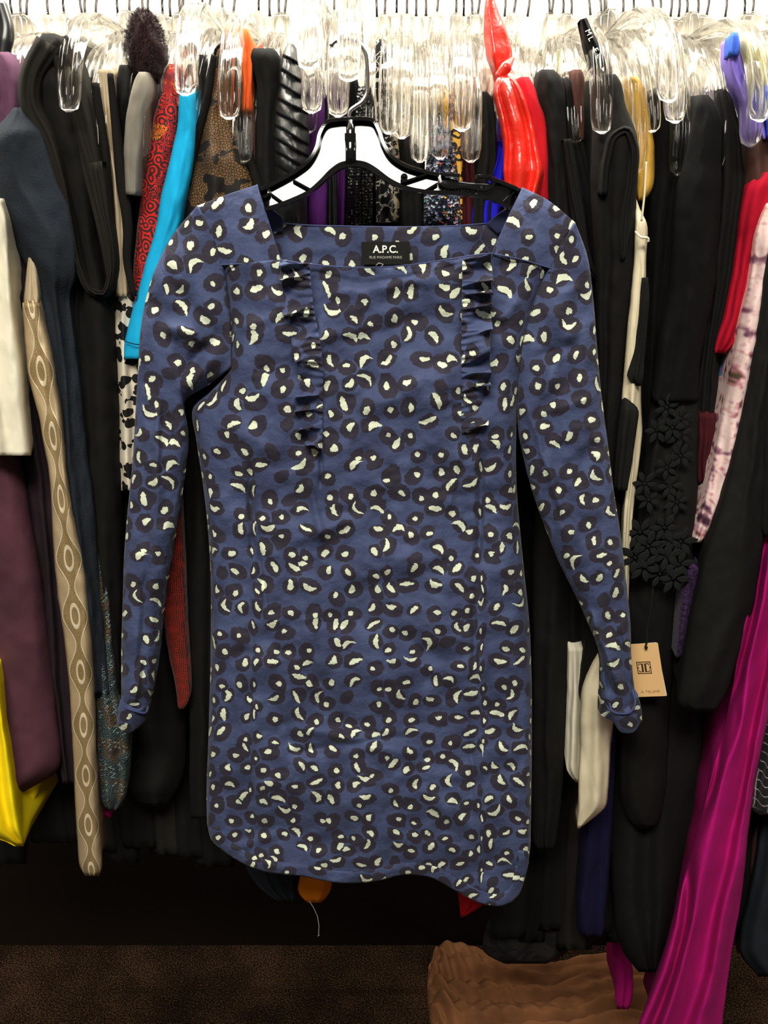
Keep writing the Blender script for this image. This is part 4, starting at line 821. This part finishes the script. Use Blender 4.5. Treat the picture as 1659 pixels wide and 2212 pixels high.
    Lb = [(560, 470), (520, 620), (520, 800), (460, 1000), (480, 1300), (480, 1600), (480, 1750)]; Rb = [(1112, 476), (1110, 620), (1100, 800), (1090, 1000), (1110, 1300), (1125, 1600), (1120, 1780)]
    Bb = [(480, 1750), (600, 1800), (800, 1820), (1000, 1850), (1120, 1780)]
    P, s, t = coons(Lb, Rb, Tb, Bb, 110, 120); U, VV = P[..., 0], P[..., 1]
    y = D+0.032+0.004*fbm(U/150, VV/40, 6, 3)-crease(P, [(850, 520, 1080, 510, 7, .004), (870, 545, 1060, 535, 6, .003), (620, 540, 760, 530, 12, .002)])
    sheet('back_panel', P, y, D+0.042, M['dress'], dress, dress_uv(P, y, None, 0, (0.31, 0.12)))
body()
def yoke(L, R, T, B, off, seed):
    P, s, t = coons(L, R, T, B, 50, 50); U, VV = P[..., 0], P[..., 1]
    y = D-0.006+0.012*(1-t)**2.5-0.006*np.sin(math.pi*s)+0.003*fbm(U/60, VV/60, seed, 3)
    sheet('shoulder_yoke', P, y, y+0.004+0.004*t, M['dress'], dress, dress_uv(P, y, None, 0, off))
yoke([(425, 445), (455, 500), (478, 572)], [(555, 399), (580, 480), (606, 563)], [(425, 445), (490, 420), (555, 399)], [(478, 572), (540, 569), (606, 563)], (0.05, 0.03), 3)
yoke([(1129, 405), (1098, 470), (1063, 548)], [(1243, 481), (1215, 520), (1190, 579)], [(1129, 405), (1180, 430), (1243, 481)], [(1063, 548), (1130, 562), (1190, 579)], (0.09, 0.07), 5)
# inner facings seen behind the neckline
P, s, t = coons([(1050, 484), (1075, 505)], [(1118, 436), (1102, 492)], [(1050, 484), (1082, 458), (1118, 436)], [(1075, 505), (1102, 492)], 14, 12); sheet('facing', P, D+0.028-0.01*s, D+0.031, M['dress_in'], dress)
P, s, t = coons([(560, 430), (580, 500)], [(612, 470), (610, 500)], [(560, 430), (585, 455), (612, 482)], [(580, 500), (610, 500)], 14, 12); sheet('facing', P, D+0.028+0*s, D+0.031, M['dress_in'], dress)
def sleeve(T, L, R, B, creases, off, seed, flipx):
    P, s, t = coons(L, R, T, B, 64, 240); U, VV = P[..., 0], P[..., 1]
    y = D+0.004-0.022*np.maximum(0, 1-(2*s-1)**2)**0.5+0.011*fbm(U/70, VV/110, seed, 3)*np.clip(4*s*(1-s)*2, 0, 1)-crease(P, creases)+0.0015*fbm(U/25, VV/25, seed+2, 2)
    # near the armhole the sleeve grows out of the shoulder: blend to the yoke's depth
    k = np.clip(1-t*9, 0, 1); y = y*(1-k)+(D-0.006)*k
    edge_ = 1-np.abs(2*s-1); warp = -0.006*(1-np.clip(edge_/0.2, 0, 1))**2*np.where(s < 0.5, 1, -1)
    sheet('sleeve', P, y, D+0.012+0*y, M['dress'], dress, dress_uv(P, y, warp, 0.25*flipx, off))
sleeve([(425, 445), (455, 500), (478, 570), (491, 650), (498, 740), (499, 795)], [(425, 445), (375, 505), (332, 590), (308, 680), (298, 800), (292, 900), (286, 1000), (276, 1100), (268, 1200), (265, 1300), (262, 1400), (262, 1515)],
       [(499, 795), (450, 832), (398, 868), (404, 940), (400, 1000), (386, 1100), (370, 1200), (354, 1300), (344, 1400), (336, 1460), (320, 1534)], [(262, 1515), (290, 1528), (320, 1534)],
       [(360, 600, 500, 760, 16, -.007), (340, 700, 480, 740, 18, .009), (390, 860, 500, 740, 20, .012), (400, 800, 495, 700, 14, -.009), (300, 640, 400, 690, 14, -.005), (345, 780, 335, 1150, 7, .004), (330, 820, 380, 980, 10, -.004), (320, 1180, 300, 1500, 9, -.005), (310, 1400, 290, 1530, 5, .005), (335, 900, 345, 1100, 8, .003), (450, 500, 498, 700, 10, .004)], (0.5, 0.2), 11, 1)
sleeve([(1122, 832), (1128, 760), (1145, 690), (1165, 630), (1195, 565), (1243, 481)], [(1122, 832), (1118, 900), (1134, 1000), (1150, 1060), (1178, 1140), (1210, 1220), (1240, 1280), (1272, 1350), (1292, 1400), (1298, 1450), (1300, 1535)],
       [(1243, 481), (1268, 550), (1282, 650), (1290, 750), (1299, 850), (1312, 950), (1326, 1060), (1340, 1150), (1352, 1250), (1362, 1350), (1364, 1420), (1372, 1500), (1376, 1538)], [(1300, 1535), (1340, 1548), (1376, 1538)],
       [(1130, 850, 1230, 1150, 8, .005), (1260, 1290, 1345, 1500, 11, .010), (1250, 1320, 1335, 1520, 7, -.008), (1240, 700, 1170, 860, 16, .007), (1140, 780, 1260, 740, 12, -.006), (1335, 1350, 1358, 1500, 6, -.006), (1300, 1380, 1318, 1520, 7, -.005), (1190, 640, 1260, 620, 12, .004), (1200, 1000, 1310, 930, 12, .003), (1150, 900, 1290, 860, 10, .003)], (0.8, 0.5), 17, -1)
def cuff(L, R, T, B, off, seamp):
    P, s, t = coons(L, R, T, B, 40, 28); U, VV = P[..., 0], P[..., 1]
    y = D-0.008-0.013*np.maximum(0, 1-(2*s-1)**2)**0.5*np.clip(1-t*t*0.8, 0, 1)+0.003*fbm(U/30, VV/30, 4, 2)
    sheet('cuff', P, y, D+0.006+0*y, M['dress'], dress, dress_uv(P, y, None, 0.7, off))
    Q = resample(seamp, 24); yy = D-0.010-0.014*np.sin(np.linspace(0.1, math.pi-0.1, 24)); V, F = tube([tuple(p) for p in WA(Q[:, 0], Q[:, 1], yy)], 0.0012, 8); link('cuff_piping', V, F, M['seam'], dress)
cuff([(261, 1508), (254, 1535), (252, 1558)], [(320, 1526), (319, 1540), (314, 1556)], [(261, 1508), (268, 1526), (290, 1537), (320, 1526)], [(252, 1558), (258, 1573), (272, 1584), (296, 1574), (314, 1556)], (0.213, 0.63), [(263, 1508), (270, 1526), (292, 1536), (316, 1538), (320, 1526)])
cuff([(1299, 1500), (1298, 1525), (1298, 1546)], [(1378, 1500), (1386, 1535), (1387, 1556)], [(1299, 1500), (1318, 1535), (1345, 1542), (1368, 1530), (1378, 1500)], [(1298, 1546), (1322, 1558), (1342, 1582), (1366, 1583), (1387, 1556)], (0.9, 0.8), [(1316, 1518), (1322, 1535), (1345, 1542), (1362, 1538), (1372, 1520), (1366, 1490)])
# ruffles beside the bib
def ruffle(L, R, T, B, seed, off):
    P, s, t = coons(L, R, T, B, 26, 220); U, VV = P[..., 0], P[..., 1]
    free = s if seed == 1 else (1-s)       # s=free edge side
    free = (1-s) if seed == 1 else s
    ph = 2*math.pi*(VV/58.0+1.8*vnoise(VV/60, 0*VV, seed*9.1))+s*1.4
    y = D-0.026-0.003*free-0.0105*free**.8*np.sin(ph)-0.0022*np.sin(2.3*ph+s*4)*(0.35+0.65*free)-0.0012*(1-free)*np.sin(2*math.pi*VV/15.0+3*vnoise(VV/20, s*2, 2))
    P = P.copy(); P[..., 0] += (5*np.sin(ph+1.2))*free*(-1 if seed == 1 else 1)*0.6; P[..., 1] += 11*np.cos(ph)*free
    sheet('ruffle', P, y, y+0.0016, M['dress'], dress, dress_uv(P, y, -0.004*np.cos(ph)*free, 0.4*seed, off))
ruffle([(604, 560), (606, 620), (614, 670), (628, 710), (638, 760), (640, 830), (638, 870), (644, 915), (662, 950), (688, 972)], [(668, 568), (672, 620), (680, 680), (692, 740), (697, 800), (697, 880), (696, 974)], [(604, 560), (668, 568)], [(688, 972), (696, 974)], 1, (0.15, 0.4))
ruffle([(999, 562), (998, 650), (997, 760), (997, 860), (997, 942)], [(1064, 546), (1063, 620), (1062, 700), (1060, 800), (1056, 880), (1046, 925), (1024, 948), (1006, 946)], [(999, 562), (1064, 546)], [(997, 942), (1006, 946)], 2, (0.25, 0.33))
# seams
def seam(pts, Yv, r=0.0007, mat='seam'):
    Q = resample(pts, 40); yy = np.interp(np.linspace(0, 1, 40), np.linspace(0, 1, len(Yv)), Yv); V, F = tube([tuple(p) for p in WA(Q[:, 0], Q[:, 1], yy)], r, 6); link('seam', V, F, M[mat], dress)
seam([(476, 572), (540, 569), (604, 563)], [D-0.012, D-0.014, D-0.014]); seam([(1064, 548), (1130, 562), (1192, 580)], [D-0.014, D-0.014, D-0.012])
seam(NECKF, [D-0.0165, D-0.022, D-0.024, D-0.022, D-0.0165]); seam([(584, 480), (640, 485), (760, 489), (880, 490), (980, 488), (1050, 483)], [D+0.031]*3)
seam([(555, 399), (580, 480), (606, 563)], [D+0.012, D-0.003, D-0.006]); seam([(1129, 405), (1098, 470), (1063, 548)], [D+0.012, D-0.003, D-0.006])
# woven neck label
lb = W(833, 547, D+0.026); lw = W(884, 547, D+0.026).x-W(780, 547, D+0.026).x; lh = abs(W(833, 524, D+0.026).z-W(833, 573, D+0.026).z)
mb = MB(); mb.box(lb, (lw, 0.0012, lh)); lab = mb.build('neck_label', M['labelblack'], dress); lab['label'] = 'black woven label with white lettering'
LM = lambda dx, dz: Matrix.Translation((lb.x+dx, lb.y-0.0008, lb.z+dz)) @ Matrix.Rotation(math.radians(90), 4, 'X')
text_mesh('lettering', 'A.P.C.', 0.0098, M['white'], lab, LM(0, 0.0035), 0.0002, 1.0, 0.0002)
text_mesh('lettering', 'RUE MADAME PARIS', 0.0036, M['greythread'], lab, LM(0, -0.0040), 0.0002, 1.0)
V, F = tube([tuple(W(u, v, D+0.004-0.0)) for u, v in ((812, 574), (818, 568), (828, 571), (822, 578), (826, 574))], 0.0004, 6); link('loose_thread', V, F, M['greythread'], dress)

# ------------------------------------------------------------------ black hanger
HY = 0.872
LEAN = math.tan(math.radians(15.5)); Z0 = W(840, 405, HY).z
def HYF(u, v=262):
    u = np.asarray(u, float); v = np.maximum(np.asarray(v, float), 255); z = WA(u, v, HY)[..., 2]
    return HY+0.010*np.clip((np.abs(u-842)-262)/40, 0, 1)+LEAN*(z-Z0)*np.clip((1000-u)/60, 0, 1)
hg = empty('black_hanger', W(757, 262, HY)); tag(hg, 'glossy black plastic hanger with chrome hook inside the spotted dress', 'hanger')
TOP = [(540, 420), (560, 412), (600, 393), (640, 370), (668, 348), (685, 318), (692, 288), (706, 266), (730, 260), (757, 259), (785, 258), (806, 262), (818, 282), (828, 310), (842, 335), (870, 356), (910, 370), (948, 379), (1000, 392), (1060, 396), (1100, 402), (1140, 425)]
BOT = [(560, 456), (590, 448), (630, 434), (665, 418), (690, 398), (715, 376), (740, 361), (765, 357), (790, 361), (815, 376), (845, 395), (880, 408), (920, 415), (980, 418), (1020, 422), (1060, 430), (1100, 448), (1120, 462)]
def web(i0, i1, tilt):
    pass
TR = resample(TOP, 140); BR = resample(BOT, 140); s_ = np.linspace(0, 1, 9)[:, None, None]
Pw = TR[None]*(1-s_)+BR[None]*s_
A = WA(Pw[..., 0], Pw[..., 1], HYF(Pw[..., 0], Pw[..., 1]))
Yw = HYF(Pw[..., 0], Pw[..., 1])+0.002+0.25*(Pw[..., 0] > 948)*(A[..., 2]-Z0+0.01)*0
sheet('web', Pw, Yw, Yw+0.0022, M['plastic'], hg)
def rim(pts, name, r=0.0024, yf=None, closed=False, mat='plastic', n=120):
    Q = resample(pts, n); yy = HYF(Q[:, 0], Q[:, 1]) if yf is None else np.array([yf(u, v) for u, v in Q])
    P3 = [Vector(p) for p in WA(Q[:, 0], Q[:, 1], yy).tolist()]; V = []; F = []
    prof = [(-1, -2.2), (1, -2.2), (1.25, -1.8), (1.25, 1.8), (1, 2.2), (-1, 2.2), (-1.25, 1.8), (-1.25, -1.8)]; k = len(prof)
    for i, p in enumerate(P3):
        t = (P3[min(i+1, n-1)]-P3[max(i-1, 0)]).normalized(); nn = Vector((0, 1, 0)).cross(t).normalized()
        for a, b in prof: V.append(p+nn*a*r*0.6+Vector((0, 1, 0))*b*r)
    for i in range(n-1):
        for j in range(k): F.append((i*k+j, i*k+(j+1) % k, (i+1)*k+(j+1) % k, (i+1)*k+j))
    F.append(tuple(range(k))[::-1]); F.append(tuple((n-1)*k+j for j in range(k)))
    return link(name, V, F, M[mat], hg, None, False)
rim(TOP[:18], 'rim', 0.0026); rim(BOT, 'rim', 0.0026)
rim([(948, 379), (952, 396), (960, 402), (1000, 403), (1058, 405), (1066, 396), (1062, 386), (1028, 382)], 'strap_notch', 0.0022, n=60)
rim([(946, 377), (970, 378), (993, 380)], 'strap_notch', 0.0022, n=20)
rim([(1064, 388), (1090, 398), (1120, 412), (1140, 428)], 'rim', 0.0026, n=30)
rim([(560, 412), (574, 404), (582, 412), (576, 424), (560, 424)], 'strap_notch', 0.0018, n=30)
for a, b in (((632, 388), (676, 412)), ((935, 372), (865, 395)), ((945, 396), (918, 412)), ((585, 418), (615, 440)), ((1045, 400), (1025, 421)), ((1110, 415), (1085, 438))):
    rim([a, ((a[0]+b[0])/2, (a[1]+b[1])/2), b], 'rib', 0.0011, lambda u, v: float(HYF(u, v))-0.002, n=8)
# screw boss
c = W(873, 383, float(HYF(873, 383))-0.004)
def ring(c, r0, r1, yd, name, parent, mat):
    V = []; F = []; n = 20
    for k in range(n):
        a = 2*math.pi*k/n
        for r, dy in ((r1, 0.004), (r1, -yd), (r0, -yd), (r0, 0.004)): V.append((c.x+r*math.cos(a), c.y+dy, c.z+r*math.sin(a)))
    for k in range(n):
        for j in range(4): F.append((k*4+j, k*4+(j+1) % 4, ((k+1) % n)*4+(j+1) % 4, ((k+1) % n)*4+j))
    return link(name, V, F, M[mat], parent, None, False)
ring(c, 0.0016, 0.0034, 0.002, 'boss', hg, 'plastic')
# swivel post: tube, collar, side fins
rtube('post', [tuple(W(757, v, float(HYF(757, v))-0.003)) for v in (262, 285, 320, 357)], 0.0042, M['plastic'], hg, 16)
rtube('post_fin', [tuple(W(749, v, float(HYF(757, v))-0.005)) for v in (290, 356)], 0.0012, M['plastic'], hg, 8); rtube('post_fin', [tuple(W(766, v, float(HYF(757, v))-0.005)) for v in (290, 356)], 0.0012, M['plastic'], hg, 8)
c1 = W(757, 297, float(HYF(757, 297))-0.004); mb = MB(); mb.box(c1, (0.0105, 0.010, 0.0065)); mb.box(c1+Vector((0, 0, -0.005)), (0.0085, 0.009, 0.004)); mb.build('collar', M['plastic'], hg)
hk = [(757, 292), (757, 262), (754, 250), (756, 240), (768, 230), (782, 220), (791, 206), (794, 180), (793, 140), (788, 110), (776, 92), (757, 84), (738, 84), (722, 90), (714, 100)]
Q = resample(hk, 60); V, F = tube([tuple(p) for p in WA(Q[:, 0], Q[:, 1], np.full(60, float(HYF(757, 262))))], 0.0019, 12); link('hook', V, F, M['chrome'], hg)
M['plasticlight'] = plain('moulded_plastic_lettering', (46, 44, 40), 0.3, 0.6)
p = W(984, 411, float(HYF(984, 411))-0.001); text_mesh('moulded_number', '5400-S34384', 0.0058, M['plasticlight'], hg, Matrix.Translation(p) @ Matrix.Rotation(math.radians(-5), 4, 'Y') @ Matrix.Rotation(math.radians(90), 4, 'X'), 0.0005)
print('objects', len(bpy.data.objects))
